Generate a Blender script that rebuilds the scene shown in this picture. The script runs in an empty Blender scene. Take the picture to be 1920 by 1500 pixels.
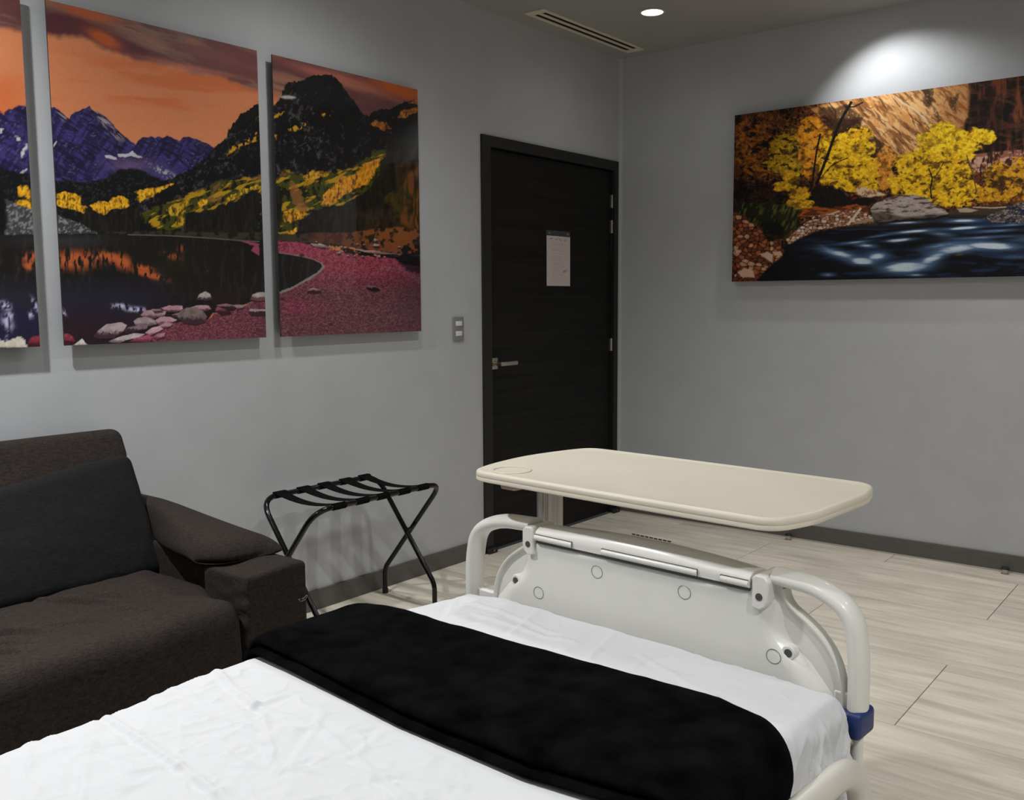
import bpy, math, random
import numpy as np
from mathutils import Matrix, Vector
random.seed(7)
rng = np.random.default_rng(11)
S = bpy.context.scene
COL = S.collection

# ------------------------------------------------------------------ camera
CAM = np.array([-4.9126, -3.1032, 1.3054]); FPX = 1762.33
PITCH, ROLL, YAW = [math.radians(v) for v in (6.0116, -0.3397, 51.2221)]
_f = np.array([math.sin(YAW)*math.cos(PITCH), math.cos(YAW)*math.cos(PITCH), -math.sin(PITCH)])
_r = np.array([math.cos(YAW), -math.sin(YAW), 0.0]); _u = np.cross(_r, _f)
R_ = _r*math.cos(ROLL)+_u*math.sin(ROLL); U_ = -_r*math.sin(ROLL)+_u*math.cos(ROLL)
cd = bpy.data.cameras.new('camera'); cam = bpy.data.objects.new('camera', cd); COL.objects.link(cam)
M = Matrix.Identity(4)
for i in range(3):
    M[i][0] = R_[i]; M[i][1] = U_[i]; M[i][2] = -_f[i]; M[i][3] = CAM[i]
cam.matrix_world = M
cd.sensor_fit = 'HORIZONTAL'; cd.sensor_width = 36; cd.lens = FPX*36/1920; cd.clip_start = 0.02
S.camera = cam

# ------------------------------------------------------------------ world + exposure
W = bpy.data.worlds.new('world'); S.world = W; W.use_nodes = True
W.node_tree.nodes['Background'].inputs[0].default_value = (0.02, 0.02, 0.022, 1)
W.node_tree.nodes['Background'].inputs[1].default_value = 1.0
S.view_settings.view_transform = 'Standard'; S.view_settings.look = 'None'
S.view_settings.gamma = 1; S.view_settings.use_curve_mapping = False
S.view_settings.exposure = 0.27

H = 2.732
# ceiling downlights: x, y, power W, beam deg, colour
WARM = (1.0, 0.965, 0.92); NEUT = (0.985, 0.99, 1.0); COOL = (0.90, 0.955, 1.0)
LIGHTS = [(-0.69, -0.62, 4.5, 168, NEUT), (-0.63, -2.395, 62, 128, WARM), (-2.5, -0.66, 26, 164, NEUT),
          (-2.30, -1.27, 52, 150, NEUT), (-4.30, -0.66, 218, 160, NEUT), (-4.30, -2.40, 34, 150, NEUT),  # first one is unseen, added to light the left wall
          (-2.45, -4.0, 40, 150, WARM), (-4.30, -4.0, 165, 150, NEUT), (-6.0, -2.4, 12, 150, COOL), (-6.0, -0.66, 45, 150, COOL)]  # all unseen, added for light from the near and rear sides
ACCENT = (-0.335, -1.47, 22, 112, NEUT)
for k, (x, y, pw, ang, c) in enumerate(LIGHTS+[ACCENT]):
    ld = bpy.data.lights.new('downlight_lamp', 'SPOT'); ld.energy = pw*1.0; ld.color = c
    ld.spot_size = math.radians(ang); ld.spot_blend = 1.0; ld.shadow_soft_size = 0.045
    lo = bpy.data.objects.new('downlight_lamp', ld); COL.objects.link(lo)
    lo.location = (x, y, H-0.012)
    if k == len(LIGHTS):
        ld.spot_blend = 0.7; ld.shadow_soft_size = 0.02
        lo.rotation_euler = (math.radians(-15), math.radians(-15), 0)

# ------------------------------------------------------------------ helpers
FR = {}
def lin(c):
    return tuple(((v/255)/12.92 if v/255 <= .04045 else ((v/255+.055)/1.055)**2.4) for v in c)
def tag(o, label=None, cat=None, group=None, kind=None):
    if label: o['label'] = label
    if cat: o['category'] = cat
    if group: o['group'] = group
    if kind: o['kind'] = kind
    return o
def thing(name, loc=(0, 0, 0), rz=0.0, label=None, cat=None, group=None, kind=None):
    o = bpy.data.objects.new(name, None); COL.objects.link(o); o.empty_display_size = .1
    o.location = loc; o.rotation_euler = (0, 0, rz)
    FR[o.name] = Matrix.Translation(Vector(loc)) @ Matrix.Rotation(rz, 4, 'Z')
    return tag(o, label, cat, group, kind)
class MB:
    def __init__(s): s.v = []; s.f = []; s.n = 0
    def add(s, v, f):
        v = np.asarray(v, float).reshape(-1, 3)
        s.v.append(v); s.f += [tuple(int(i)+s.n for i in q) for q in f]; s.n += len(v); return s
    def box(s, x0, x1, y0, y1, z0, z1):
        v = [(x, y, z) for x in (x0, x1) for y in (y0, y1) for z in (z0, z1)]
        return s.add(v, [(0, 1, 3, 2), (4, 6, 7, 5), (0, 4, 5, 1), (2, 3, 7, 6), (0, 2, 6, 4), (1, 5, 7, 3)])
    def rbox(s, x0, x1, y0, y1, z0, z1, r, n=(4, 4, 4), rs=3, fn=None):
        """rounded box: grid cube whose cells near the edges bend round radius r"""
        lo = np.array([x0, y0, z0], float); hi = np.array([x1, y1, z1], float)
        r = min(r, *(0.499*(hi-lo)))
        def axis(a, k):
            t = np.linspace(0, 1, rs+1); q = r*(1-np.cos(t*math.pi/2)) if rs > 1 else r*t
            left = lo[a]+q; right = (hi[a]-q)[::-1]
            return np.concatenate([left, np.linspace(lo[a]+r, hi[a]-r, k+1)[1:-1], right])
        A = [axis(i, n[i]) for i in range(3)]
        idx = {}; V = []; F = []
        def vid(i, j, k):
            key = (i, j, k)
            if key not in idx:
                idx[key] = len(V); V.append((A[0][i], A[1][j], A[2][k]))
            return idx[key]
        L = [len(a)-1 for a in A]
        for i in range(L[0]):
            for j in range(L[1]):
                F.append((vid(i, j, 0), vid(i, j+1, 0), vid(i+1, j+1, 0), vid(i+1, j, 0)))
                F.append((vid(i, j, L[2]), vid(i+1, j, L[2]), vid(i+1, j+1, L[2]), vid(i, j+1, L[2])))
        for i in range(L[0]):
            for k in range(L[2]):
                F.append((vid(i, 0, k), vid(i+1, 0, k), vid(i+1, 0, k+1), vid(i, 0, k+1)))
                F.append((vid(i, L[1], k), vid(i, L[1], k+1), vid(i+1, L[1], k+1), vid(i+1, L[1], k)))
        for j in range(L[1]):
            for k in range(L[2]):
                F.append((vid(0, j, k), vid(0, j, k+1), vid(0, j+1, k+1), vid(0, j+1, k)))
                F.append((vid(L[0], j, k), vid(L[0], j+1, k), vid(L[0], j+1, k+1), vid(L[0], j, k+1)))
        V = np.array(V); C = np.clip(V, lo+r, hi-r); D = V-C
        m = np.abs(D).max(1); l = np.linalg.norm(D, axis=1)
        ok = l > 1e-9
        # project the shell onto the rounded surface (cube-to-sphere on the corner cells)
        sc = np.where(ok, r/np.maximum(l, 1e-9), 0)
        V = C + D*sc[:, None]
        if fn is not None: V = fn(V)
        return s.add(V, F)
    def tube(s, path, r, seg=12, closed=False, r2=None, up=(0, 0, 1), caps=True):
        """tube along a path; r in the plane of 'up x tangent', r2 along up-ish"""
        P = np.asarray(path, float); n = len(P); rr = np.broadcast_to(np.asarray(r, float), (n,)); r2 = rr if r2 is None else np.broadcast_to(np.asarray(r2, float), (n,))
        T = np.roll(P, -1, 0)-np.roll(P, 1, 0)
        if not closed: T[0] = P[1]-P[0]; T[-1] = P[-1]-P[-2]
        T /= np.linalg.norm(T, axis=1)[:, None]
        U = np.asarray(up, float); V = []
        prev = None
        for i in range(n):
            a = U-(U@T[i])*T[i]
            if np.linalg.norm(a) < 1e-3:
                a = prev if prev is not None else np.cross(T[i], [1, 0, 0])
                a = a-(a@T[i])*T[i]
            a /= np.linalg.norm(a); b = np.cross(T[i], a)
            if prev is not None and a@prev < 0 and abs(a@prev) > .3: a = -a; b = -b
            prev = a
            for k in range(seg):
                t = 2*math.pi*k/seg; V.append(P[i]+b*math.cos(t)*rr[i]+a*math.sin(t)*r2[i])
        F = []
        m = n if closed else n-1
        for i in range(m):
            for k in range(seg):
                a0 = i*seg+k; a1 = i*seg+(k+1) % seg; b0 = ((i+1) % n)*seg+k; b1 = ((i+1) % n)*seg+(k+1) % seg
                F.append((a0, a1, b1, b0))
        if not closed and caps:
            F.append(tuple(range(seg))[::-1]); F.append(tuple((n-1)*seg+k for k in range(seg)))
        return s.add(V, F)
    def cyl(s, p0, p1, r, seg=20, r1=None):
        return s.tube([p0, p1], [r, r if r1 is None else r1], seg, up=(0.3, 0.2, 1) if abs(np.subtract(p1, p0)[2]) > 1e-6 else (0, 0, 1))
    def lathe(s, c, prof, seg=32):
        V = []; F = []; n = len(prof)
        for k in range(seg):
            t = 2*math.pi*k/seg
            for (r, z) in prof: V.append((c[0]+r*math.cos(t), c[1]+r*math.sin(t), c[2]+z))
        for k in range(seg):
            k2 = (k+1) % seg
            for i in range(n-1): F.append((k*n+i, k2*n+i, k2*n+i+1, k*n+i+1))
        if prof[0][0] > 1e-6: F.append(tuple(k*n for k in range(seg))[::-1])
        if prof[-1][0] > 1e-6: F.append(tuple(k*n+n-1 for k in range(seg)))
        return s.add(V, F)
    def prism(s, poly, f0, f1):
        """poly 2D points; f0,f1 map (a,b)->xyz for both ends"""
        n = len(poly); V = [f0(*p) for p in poly]+[f1(*p) for p in poly]
        F = [tuple(range(n))[::-1], tuple(range(n, 2*n))]+[(i, (i+1) % n, n+(i+1) % n, n+i) for i in range(n)]
        return s.add(V, F)
    def build(s, name, mat, parent=None, local=False, smooth=True, angle=40, bevel=0, bseg=2, subsurf=0, fixn=True):
        V = np.concatenate(s.v); me = bpy.data.meshes.new(name)
        if parent is not None and not local:
            Mi = np.array(FR[parent.name].inverted()); V = V@Mi[:3, :3].T+Mi[:3, 3]
        me.from_pydata(V.tolist(), [], s.f); me.update()
        if fixn:
            import bmesh
            bm = bmesh.new(); bm.from_mesh(me)
            bmesh.ops.remove_doubles(bm, verts=bm.verts, dist=1e-6)
            bmesh.ops.recalc_face_normals(bm, faces=bm.faces); bm.to_mesh(me); bm.free()
        o = bpy.data.objects.new(name, me); COL.objects.link(o)
        if mat: me.materials.append(mat)
        if parent is not None: o.parent = parent; FR[o.name] = FR[parent.name]
        else: FR[o.name] = Matrix.Identity(4)
        if smooth:
            me.polygons.foreach_set('use_smooth', [True]*len(me.polygons))
            me.set_sharp_from_angle(angle=math.radians(angle))
        if bevel:
            b = o.modifiers.new('bevel', 'BEVEL'); b.width = bevel; b.segments = bseg; b.limit_method = 'ANGLE'; b.angle_limit = math.radians(35)
            b.harden_normals = False
        if subsurf:
            q = o.modifiers.new('sub', 'SUBSURF'); q.levels = q.render_levels = subsurf
        return o
def fillet(pts, r, n=6, closed=False):
    """round the corners of a polyline (any dimension)"""
    P = [np.asarray(p, float) for p in pts]; out = []; N = len(P)
    rr = r if hasattr(r, '__len__') else [r]*N
    for i in range(N):
        if not closed and i in (0, N-1): out.append(P[i]); continue
        a = P[i-1]; b = P[i]; c = P[(i+1) % N]
        d0 = a-b; d1 = c-b; l0 = np.linalg.norm(d0); l1 = np.linalg.norm(d1)
        q = min(rr[i], .49*l0, .49*l1)
        p0 = b+d0/l0*q; p1 = b+d1/l1*q
        for t in np.linspace(0, 1, n+1): out.append((1-t)**2*p0+2*t*(1-t)*b+t*t*p1)
    return np.array(out)

# ------------------------------------------------------------------ numpy noise for the printed pictures and cloth
def _hash(ix, iy, seed):
    h = (ix.astype(np.int64)*374761393+iy.astype(np.int64)*668265263+seed*1442695041) & 0xffffffff
    h = ((h ^ (h >> 13))*1274126177) & 0xffffffff
    return ((h ^ (h >> 16)) & 0xffff)/65535.0
def vnoise(x, y, seed=0):
    x, y = x*.8-y*.6, x*.6+y*.8
    ix = np.floor(x); iy = np.floor(y); fx = x-ix; fy = y-iy
    fx = fx*fx*(3-2*fx); fy = fy*fy*(3-2*fy)
    a = _hash(ix, iy, seed); b = _hash(ix+1, iy, seed); c = _hash(ix, iy+1, seed); d = _hash(ix+1, iy+1, seed)
    return (a*(1-fx)+b*fx)*(1-fy)+(c*(1-fx)+d*fx)*fy
def fbm(x, y, sx, sy=None, oct=4, seed=0):
    sy = sx if sy is None else sy; t = 0; amp = .5; tot = 0
    for k in range(oct):
        ca, sa = math.cos(k*1.1), math.sin(k*1.1); X, Y = x/sx*2**k, y/sy*2**k; t = t+amp*vnoise(X*ca-Y*sa+k*17.3, X*sa+Y*ca+k*9.1, seed+k); tot += amp; amp *= .55
    return t/tot
def worley(x, y, s, seed=0):
    gx = x/s; gy = y/s; ix = np.floor(gx); iy = np.floor(gy); best = np.full(x.shape, 9.); sec = np.full(x.shape, 9.); cid = np.zeros(x.shape)
    for dx in (-1, 0, 1):
        for dy in (-1, 0, 1):
            cx = ix+dx; cy = iy+dy
            px = cx+_hash(cx, cy, seed); py = cy+_hash(cx, cy, seed+5)
            d = np.hypot(gx-px, gy-py); h = _hash(cx, cy, seed+9)
            m = d < best; sec = np.where(m, best, np.minimum(sec, d)); cid = np.where(m, h, cid); best = np.where(m, d, best)
    return best, sec-best, cid
def inpoly(x, y, poly):
    c = np.zeros(x.shape, bool); n = len(poly)
    for i in range(n):
        x1, y1 = poly[i]; x2, y2 = poly[(i+1) % n]
        if y1 == y2: continue
        m = ((y1 > y) != (y2 > y)) & (x < (x2-x1)*(y-y1)/(y2-y1)+x1); c ^= m
    return c
def edist(x, y, poly, closed=True):
    d = np.full(x.shape, 1e9); n = len(poly)
    for i in range(n if closed else n-1):
        x1, y1 = poly[i]; x2, y2 = poly[(i+1) % n]; L = (x2-x1)**2+(y2-y1)**2+1e-9
        t = np.clip(((x-x1)*(x2-x1)+(y-y1)*(y2-y1))/L, 0, 1)
        d = np.minimum(d, np.hypot(x-x1-t*(x2-x1), y-y1-t*(y2-y1)))
    return d
def sm(e0, e1, v):
    t = np.clip((v-e0)/(e1-e0), 0, 1); return t*t*(3-2*t)
def mix(c, col, a):
    col = np.asarray(col, float)
    if col.ndim == 1: col = col[None, :]
    return c*(1-a[:, None])+col*a[:, None]
def pmask(x, y, poly, soft=2.0, nz=0.0, ns=12, seed=0, nx=None):
    """soft polygon mask with a noisy outline"""
    if nz:
        ax = (fbm(x, y, ns, nx, 3, seed)-.5)*2*nz; ay = (fbm(x, y, ns, nx, 3, seed+50)-.5)*2*nz
        x = x+ax; y = y+ay
    xs = [p[0] for p in poly]; ys = [p[1] for p in poly]; out = np.zeros(x.shape)
    near = (x > min(xs)-3*soft) & (x < max(xs)+3*soft) & (y > min(ys)-3*soft) & (y < max(ys)+3*soft)
    if near.any():
        xx = x[near]; yy = y[near]; d = edist(xx, yy, poly); ins = inpoly(xx, yy, poly)
        out[near] = sm(-soft, soft, np.where(ins, d, -d))
    return out
def blob(x, y, cx, cy, rx, ry, ang=0.0):
    a = math.radians(ang); dx = x-cx; dy = y-cy
    u = dx*math.cos(a)+dy*math.sin(a); v = -dx*math.sin(a)+dy*math.cos(a)
    return np.exp(-((u/rx)**2+(v/ry)**2))

# ------------------------------------------------------------------ the printed photographs (flat ink colours, drawn with polygons and noise)
def C_(*c): return np.array(lin(c))
KL, KR = 1.10, .98                   # ink density of the lake panels and of the river picture
def trees(x, y, sx=5, sy=16, seed=3):
    """vertical conifer-like streaks 0..1"""
    return np.clip((fbm(x, y, sx, sy, 3, seed)-.35)*2.6, 0, 1)
def paint_lake(x, y):
    n = len(x)
    f1 = fbm(x, y, 60, 14, 4, 1); f2 = fbm(x, y, 9, None, 3, 7); fine = fbm(x, y, 3.2, None, 2, 12); f3 = fbm(x, y, 28, None, 4, 21)
    rot = fbm(x*.9+y*.45, y*.9-x*.45, 40, 5, 3, 31)
    # sky
    c = np.tile(C_(190, 117, 78), (n, 1))
    c = mix(c, C_(186, 100, 56), sm(.40, .64, fbm(x+y*.2, y-x*.12, 170, 26, 3, 2))*sm(60, 130, y)*sm(235, 190, y))
    c = mix(c, C_(196, 122, 80), sm(210, 262, y)*.8)
    c = mix(c, C_(200, 126, 84), sm(150, 60, y)*.5)
    c = mix(c, C_(184, 92, 48), sm(90, 0, x)*sm(120, 165, y)*.8)
    up = pmask(x, y, [(-400, -300), (900, -300), (900, 260), (700, 230), (560, 205), (482, 170), (420, 148), (350, 132), (300, 120), (262, 112), (215, 98), (180, 86), (150, 70), (118, 70), (85, 62), (40, 58), (-400, 40)], 6, 7, 30, 41)
    cl = np.tile(C_(124, 92, 78), (n, 1))
    st = fbm(x*.96+y*.28, y*.96-x*.28, 95, 15, 4, 43)
    cl = mix(cl, C_(100, 62, 60), sm(.42, .60, st)); cl = mix(cl, C_(150, 100, 82), sm(.44, .30, st)*.7)
    cl = mix(cl, C_(84, 42, 50), np.clip(blob(x, y, 105, 46, 60, 24, 8)*1.6+blob(x, y, 205, 72, 60, 14, 22)*1.2+blob(x, y, 250, 96, 40, 12, 20), 0, 1))
    cl = mix(cl, C_(112, 66, 66), np.clip(blob(x, y, 440, 112, 70, 18, 12)*1.5+blob(x, y, 360, 92, 40, 9, 18), 0, 1)*.9)
    cl = mix(cl, C_(86, 54, 58), np.clip(blob(x, y, 560, 125, 70, 16, 12)*1.5, 0, 1)*.9)
    cl = mix(cl, C_(92, 54, 58), np.clip(blob(x, y, 700, 195, 70, 26, 14)*1.5, 0, 1)*.9)
    cl = mix(cl, C_(176, 84, 36), np.clip(blob(x, y, 195, 73, 30, 11, 28)*1.5, 0, 1)*.9)
    cl = mix(cl, C_(170, 84, 44), np.clip(blob(x, y, 165, 25, 50, 9, 17)*1.5, 0, 1)*.85)
    cl = mix(cl, C_(164, 96, 80), np.clip(blob(x, y, 640, 150, 90, 9, 17)*1.4+blob(x, y, 350, 125, 90, 5, 12), 0, 1)*.8)
    cl = mix(cl, C_(172, 84, 36), np.clip(blob(x, y, 770, 172, 60, 14, 17)*1.8, 0, 1))
    cl = mix(cl, C_(168, 106, 74), sm(560, 515, x)*sm(160, 185, y)*.8)
    c = mix(c, cl, up)
    # purple range
    ridge = [(-400, 330), (-400, 210), (-60, 215), (-10, 222), (0, 207), (6, 214), (12, 207), (25, 203), (35, 197), (47, 197), (70, 206), (95, 202), (103, 200), (112, 208), (125, 220), (130, 223), (133, 216), (140, 211), (155, 204), (161, 203), (167, 199), (173, 206), (180, 208), (195, 217), (208, 228), (222, 245), (232, 254), (240, 260), (250, 268), (255, 272), (258, 264), (268, 257), (278, 258), (283, 255), (290, 259), (297, 256), (305, 258), (314, 254), (328, 260), (335, 264), (343, 257), (355, 256), (365, 259), (380, 266), (395, 272), (404, 280), (404, 360), (-400, 360)]
    pm = pmask(x, y, ridge, .9, 1.6, 7, 51)
    mc = np.tile(C_(36, 31, 70), (n, 1))
    r1 = fbm(x*.83+y*.55, y*.83-x*.55, 22, 3.4, 4, 52); r2 = fbm(x*.5-y*.86, y*.5+x*.86, 26, 5, 4, 56)
    mc = mix(mc, C_(56, 48, 106), sm(.44, .66, r2)*.9); mc = mix(mc, C_(22, 19, 44), sm(.48, .34, r1)*.8)
    mc = mix(mc, C_(84, 76, 128), sm(.62, .76, fine*.5+r1*.5)*.4)
    # pale strata on the right faces of the two main peaks
    for (px, py, L, W) in ((168, 200, 95, 34), (104, 200, 34, 20)):
        dx = x-px; dy = y-py; along = (dx*.78+dy*.62); acr = (-dx*.62+dy*.78)
        m = sm(0, 10, along)*sm(L, L*.75, along)*sm(-4, 2, acr)*sm(W*(.25+.75*along/L), W*.15, acr)
        lines = sm(.49, .60, fbm(x*.78+y*.62+0*x, -x*.62+y*.78, 26, 2.6, 3, 60))
        mc = mix(mc, C_(150, 140, 142), np.clip(m*lines, 0, 1)*.85); mc = mix(mc, C_(26, 22, 34), np.clip(m*(1-lines), 0, 1)*.55)
    specks = sm(.74, .86, fbm(x, y, 5, 2.4, 2, 63)); mc = mix(mc, C_(120, 114, 140), specks*.4)
    for poly in ([(196, 291), (206, 291), (219, 296), (219, 300), (198, 296)], [(220, 288), (230, 289), (240, 288), (249, 283), (256, 290), (268, 295), (258, 296), (246, 292), (235, 295), (222, 294)], [(28, 256), (33, 255), (40, 264), (34, 265)], [(50, 270), (46, 276), (40, 283), (38, 297), (44, 293), (47, 283), (52, 277)], [(0, 242), (6, 240), (2, 250), (0, 252)], [(98, 276), (106, 264), (107, 266), (100, 277)], [(36, 325), (50, 316), (51, 318), (40, 326)]):
        mc = mix(mc, C_(176, 172, 178), pmask(x, y, poly, .8, 1.2, 4, 66))
    mc = mix(mc, C_(110, 88, 122), np.clip(blob(x, y, 243, 310, 38, 13), 0, 1)*.6)
    mc = mix(mc, C_(78, 68, 120), np.clip(blob(x, y, 305, 322, 30, 12, 20), 0, 1)*.8); mc = mix(mc, C_(150, 146, 152), np.clip(blob(x, y, 312, 326, 26, 6, 30)*1.3, 0, 1)*sm(.5, .62, fine))
    c = mix(c, mc, pm)
    # dark forested feet of the range
    feet = pmask(x, y, [(-400, 300), (-20, 306), (30, 322), (70, 330), (110, 338), (160, 344), (205, 332), (225, 318), (245, 314), (275, 322), (300, 338), (330, 344), (400, 330), (500, 300), (500, 470), (-400, 470)], 2.5, 4, 14, 71)
    dk = mix(np.tile(C_(17, 18, 22), (n, 1)), C_(62, 62, 60), sm(.60, .78, fine)*.45)
    c = mix(c, dk, feet)
    # grey scree on the left
    scree = pmask(x, y, [(-400, 240), (-60, 330), (8, 374), (60, 392), (110, 404), (150, 418), (192, 438), (-400, 442)], 1.5, 2, 10, 74)
    c = mix(c, mix(np.tile(C_(58, 58, 60), (n, 1)), C_(118, 116, 116), sm(.52, .72, fine)), scree)
    dtl = pmask(x, y, [(-400, 300), (-20, 330), (6, 350), (14, 400), (10, 440), (-400, 440)], 2, 5, 9, 76, 20)
    c = mix(c, C_(14, 14, 14), dtl)
    # right slope
    slope = [(484, 190), (482, 195), (470, 203), (460, 209), (450, 214), (443, 224), (437, 232), (430, 243), (425, 258), (412, 268), (398, 282), (385, 295), (370, 308), (350, 322), (320, 335), (290, 345), (262, 356), (262, 452), (900, 470), (900, 170), (780, 186), (760, 190), (745, 198), (730, 206), (715, 204), (700, 208), (692, 218), (684, 215), (678, 212), (672, 200), (660, 185), (650, 172), (645, 165), (636, 152), (630, 147), (622, 141), (613, 138), (600, 141), (590, 140), (580, 144), (570, 150), (560, 152), (545, 153), (536, 157), (533, 166), (529, 174), (522, 188), (512, 197)]
    sl = pmask(x, y, slope, .9, 3.2, 3.2, 81, 9)
    rc = np.tile(C_(20, 20, 22), (n, 1))
    rk = sm(.56, .72, fbm(x, y, 5, 6, 3, 83))*sm(.42, .58, f3)
    rc = mix(rc, C_(84, 83, 86), rk*.6*sm(720, 640, x+0*y)); rc = mix(rc, C_(10, 10, 12), trees(x, y, 5, 15, 85)*.6)
    rc = mix(rc, C_(24, 25, 30), pmask(x, y, [(548, 152), (590, 142), (615, 138), (645, 165), (672, 200), (640, 205), (600, 195), (562, 190)], 5, 5, 14, 86)*.85)
    rc = mix(rc, C_(110, 74, 68), sm(.72, .84, fine)*sm(.52, .62, f3)*.35)
    c = mix(c, rc, sl)
    # thin golden streaks high on the slope
    for poly in ([(427, 287), (434, 276), (450, 268), (465, 260), (484, 248), (484, 262), (466, 270), (450, 275), (436, 284), (426, 296)], [(512, 216), (524, 212), (534, 210), (524, 218), (514, 221)], [(540, 240), (560, 236), (575, 226), (573, 236), (556, 244), (545, 246)], [(604, 212), (616, 210), (620, 217), (606, 218)], [(482, 220), (486, 218), (486, 226), (481, 226)], [(513, 254), (522, 254), (518, 260)]):
        c = mix(c, C_(178, 132, 28), pmask(x, y, poly, 1.5, 4, 6, 91)*sm(.38, .5, fbm(x, y, 3.5, 8, 2, 92)))
    # green-gold hillside
    hill = pmask(x, y, [(262, 400), (300, 388), (345, 368), (400, 345), (440, 336), (484, 330), (512, 332), (545, 318), (560, 330), (600, 330), (660, 318), (682, 300), (705, 285), (728, 284), (726, 310), (708, 338), (690, 356), (640, 384), (590, 392), (566, 400), (560, 425), (548, 440), (512, 440), (484, 350), (450, 372), (400, 392), (350, 400), (346, 428), (300, 432), (272, 420)], 3, 8, 14, 95)
    hc = mix(np.tile(C_(62, 66, 18), (n, 1)), C_(26, 28, 14), sm(.50, .36, fbm(x, y, 6, 10, 3, 96))); hc = mix(hc, C_(176, 136, 26), sm(.54, .68, fbm(x*.9-y*.4, y*.9+x*.4, 22, 7, 4, 98))*.85)
    hc = mix(hc, C_(132, 84, 48), sm(.66, .74, f3)*.7)
    c = mix(c, hc, hill)
    def gold(poly, col=(206, 150, 26), nz=4, sd=101, dark=.6, s=3.2):
        nonlocal c
        m = pmask(x, y, poly, 1.4, nz, 7, sd); t = fbm(x, y, s, s*1.7, 2, sd+3)
        g = mix(np.tile(C_(*col), (n, 1)), C_(60, 44, 14), sm(.46, .33, t)*dark); g = mix(g, C_(min(255, col[0]+22), min(255, col[1]+26), col[2]+18), sm(.58, .7, t)*.7)
        cov = sm(.30, .44, fbm(x, y, 4.2, 8.5, 3, sd+6)); g = mix(g, C_(24, 22, 14), (1-cov)*.75)
        c = mix(c, g, m)
    gold([(32, 350), (45, 348), (54, 352), (58, 362), (58, 376), (46, 368), (36, 366)])
    gold([(28, 378), (45, 375), (60, 378), (60, 392), (46, 387), (30, 384)])
    gold([(96, 366), (112, 361), (140, 362), (152, 370), (152, 382), (163, 388), (158, 400), (130, 390), (110, 388), (100, 380)])
    gold([(168, 385), (180, 378), (205, 380), (214, 368), (228, 368), (240, 376), (243, 386), (228, 392), (210, 392), (196, 404), (178, 398)])
    gold([(228, 402), (240, 396), (252, 398), (248, 406), (235, 408)])
    gold([(250, 362), (270, 355), (295, 352), (312, 346), (326, 343), (312, 354), (296, 360), (284, 368), (262, 378), (252, 374), (262, 366)], sd=105)
    gold([(312, 392), (330, 380), (352, 376), (358, 382), (345, 392), (342, 404), (344, 424), (330, 428), (332, 408), (318, 402)], (176, 138, 30), sd=107)
    gold([(372, 382), (378, 374), (390, 374), (388, 384), (376, 390)], sd=108)
    gold([(418, 380), (430, 366), (452, 356), (484, 346), (484, 354), (456, 364), (440, 372), (424, 386)], (182, 142, 28), sd=109)
    gold([(602, 382), (606, 368), (622, 350), (640, 332), (664, 326), (672, 318), (682, 308), (700, 300), (712, 296), (713, 308), (704, 322), (696, 332), (690, 346), (668, 352), (650, 364), (630, 376), (612, 384)], (196, 128, 26), sd=111, dark=.35)
    gold([(568, 332), (584, 320), (604, 322), (620, 322), (606, 332), (590, 336), (574, 340)], (188, 134, 30), sd=113)
    gold([(530, 416), (532, 398), (545, 392), (560, 396), (578, 400), (570, 408), (556, 412), (545, 418)], (200, 140, 30), sd=114)
    gold([(540, 438), (552, 428), (558, 426), (556, 438)], (206, 148, 30), sd=115)
    # dark woods below the hillside
    for poly in ([(345, 404), (400, 392), (450, 374), (484, 354), (484, 440), (420, 442), (345, 432)], [(512, 350), (524, 352), (530, 372), (528, 430), (512, 436)], [(588, 398), (640, 386), (690, 356), (716, 316), (724, 272), (790, 250), (790, 452), (640, 438), (590, 440), (560, 432), (566, 414)], [(160, 392), (200, 404), (262, 388), (262, 440), (190, 440), (150, 416)]):
        c = mix(c, mix(np.tile(C_(22, 21, 18), (n, 1)), C_(52, 48, 36), trees(x, y, 4, 18, 121)*.5), pmask(x, y, poly, 2.2, 6, 8, 122))
    c = mix(c, C_(58, 56, 56), pmask(x, y, [(748, 312), (782, 270), (782, 306)], 5)*.55)  # grey wedge: a reflection on the glossy panel, painted into the print
    for poly in ([(694, 232), (705, 226), (722, 230), (734, 240), (720, 245), (704, 238)], [(744, 220), (752, 208), (768, 203), (784, 203), (784, 210), (768, 216), (756, 222)], [(766, 192), (784, 186), (784, 198)]):
        gold(poly, (150, 84, 22), 3, 131)
    c = mix(c, C_(106, 60, 28), pmask(x, y, [(752, 420), (756, 350), (764, 322), (784, 314), (790, 440)], 5, 6, 8, 133, 30)*sm(.4, .6, fbm(x, y, 7, 34, 3, 134))*.9)
    # grass banks behind the shore
    gb = pmask(x, y, [(200, 436), (300, 432), (400, 436), (484, 436), (560, 440), (590, 436), (640, 438), (700, 430), (745, 426), (800, 430), (800, 480), (700, 474), (620, 456), (512, 452), (400, 448), (240, 440)], 2, 2, 12, 136)
    gc = mix(np.tile(C_(58, 50, 40), (n, 1)), C_(30, 27, 23), sm(.5, .38, f2)); gc = mix(gc, C_(122, 66, 34), sm(560, 720, x)*sm(.38, .56, f2)); gc = mix(gc, C_(100, 50, 34), sm(560, 600, x)*sm(680, 620, x)*.5)
    c = mix(c, gc, gb)
    # water
    wt = pmask(x, y, [(-400, 441), (192, 440), (240, 440), (320, 442), (400, 447), (450, 451), (500, 456), (524, 474), (560, 480), (585, 486), (602, 494), (606, 501), (600, 508), (580, 520), (558, 533), (540, 545), (500, 565), (470, 566), (440, 582), (400, 586), (390, 600), (300, 640), (230, 660), (-400, 670)], 1.2, 1.5, 14, 141)
    wc = np.tile(C_(24, 22, 21), (n, 1))
    wv = fbm(x, y, 6, 26, 4, 143)
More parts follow.
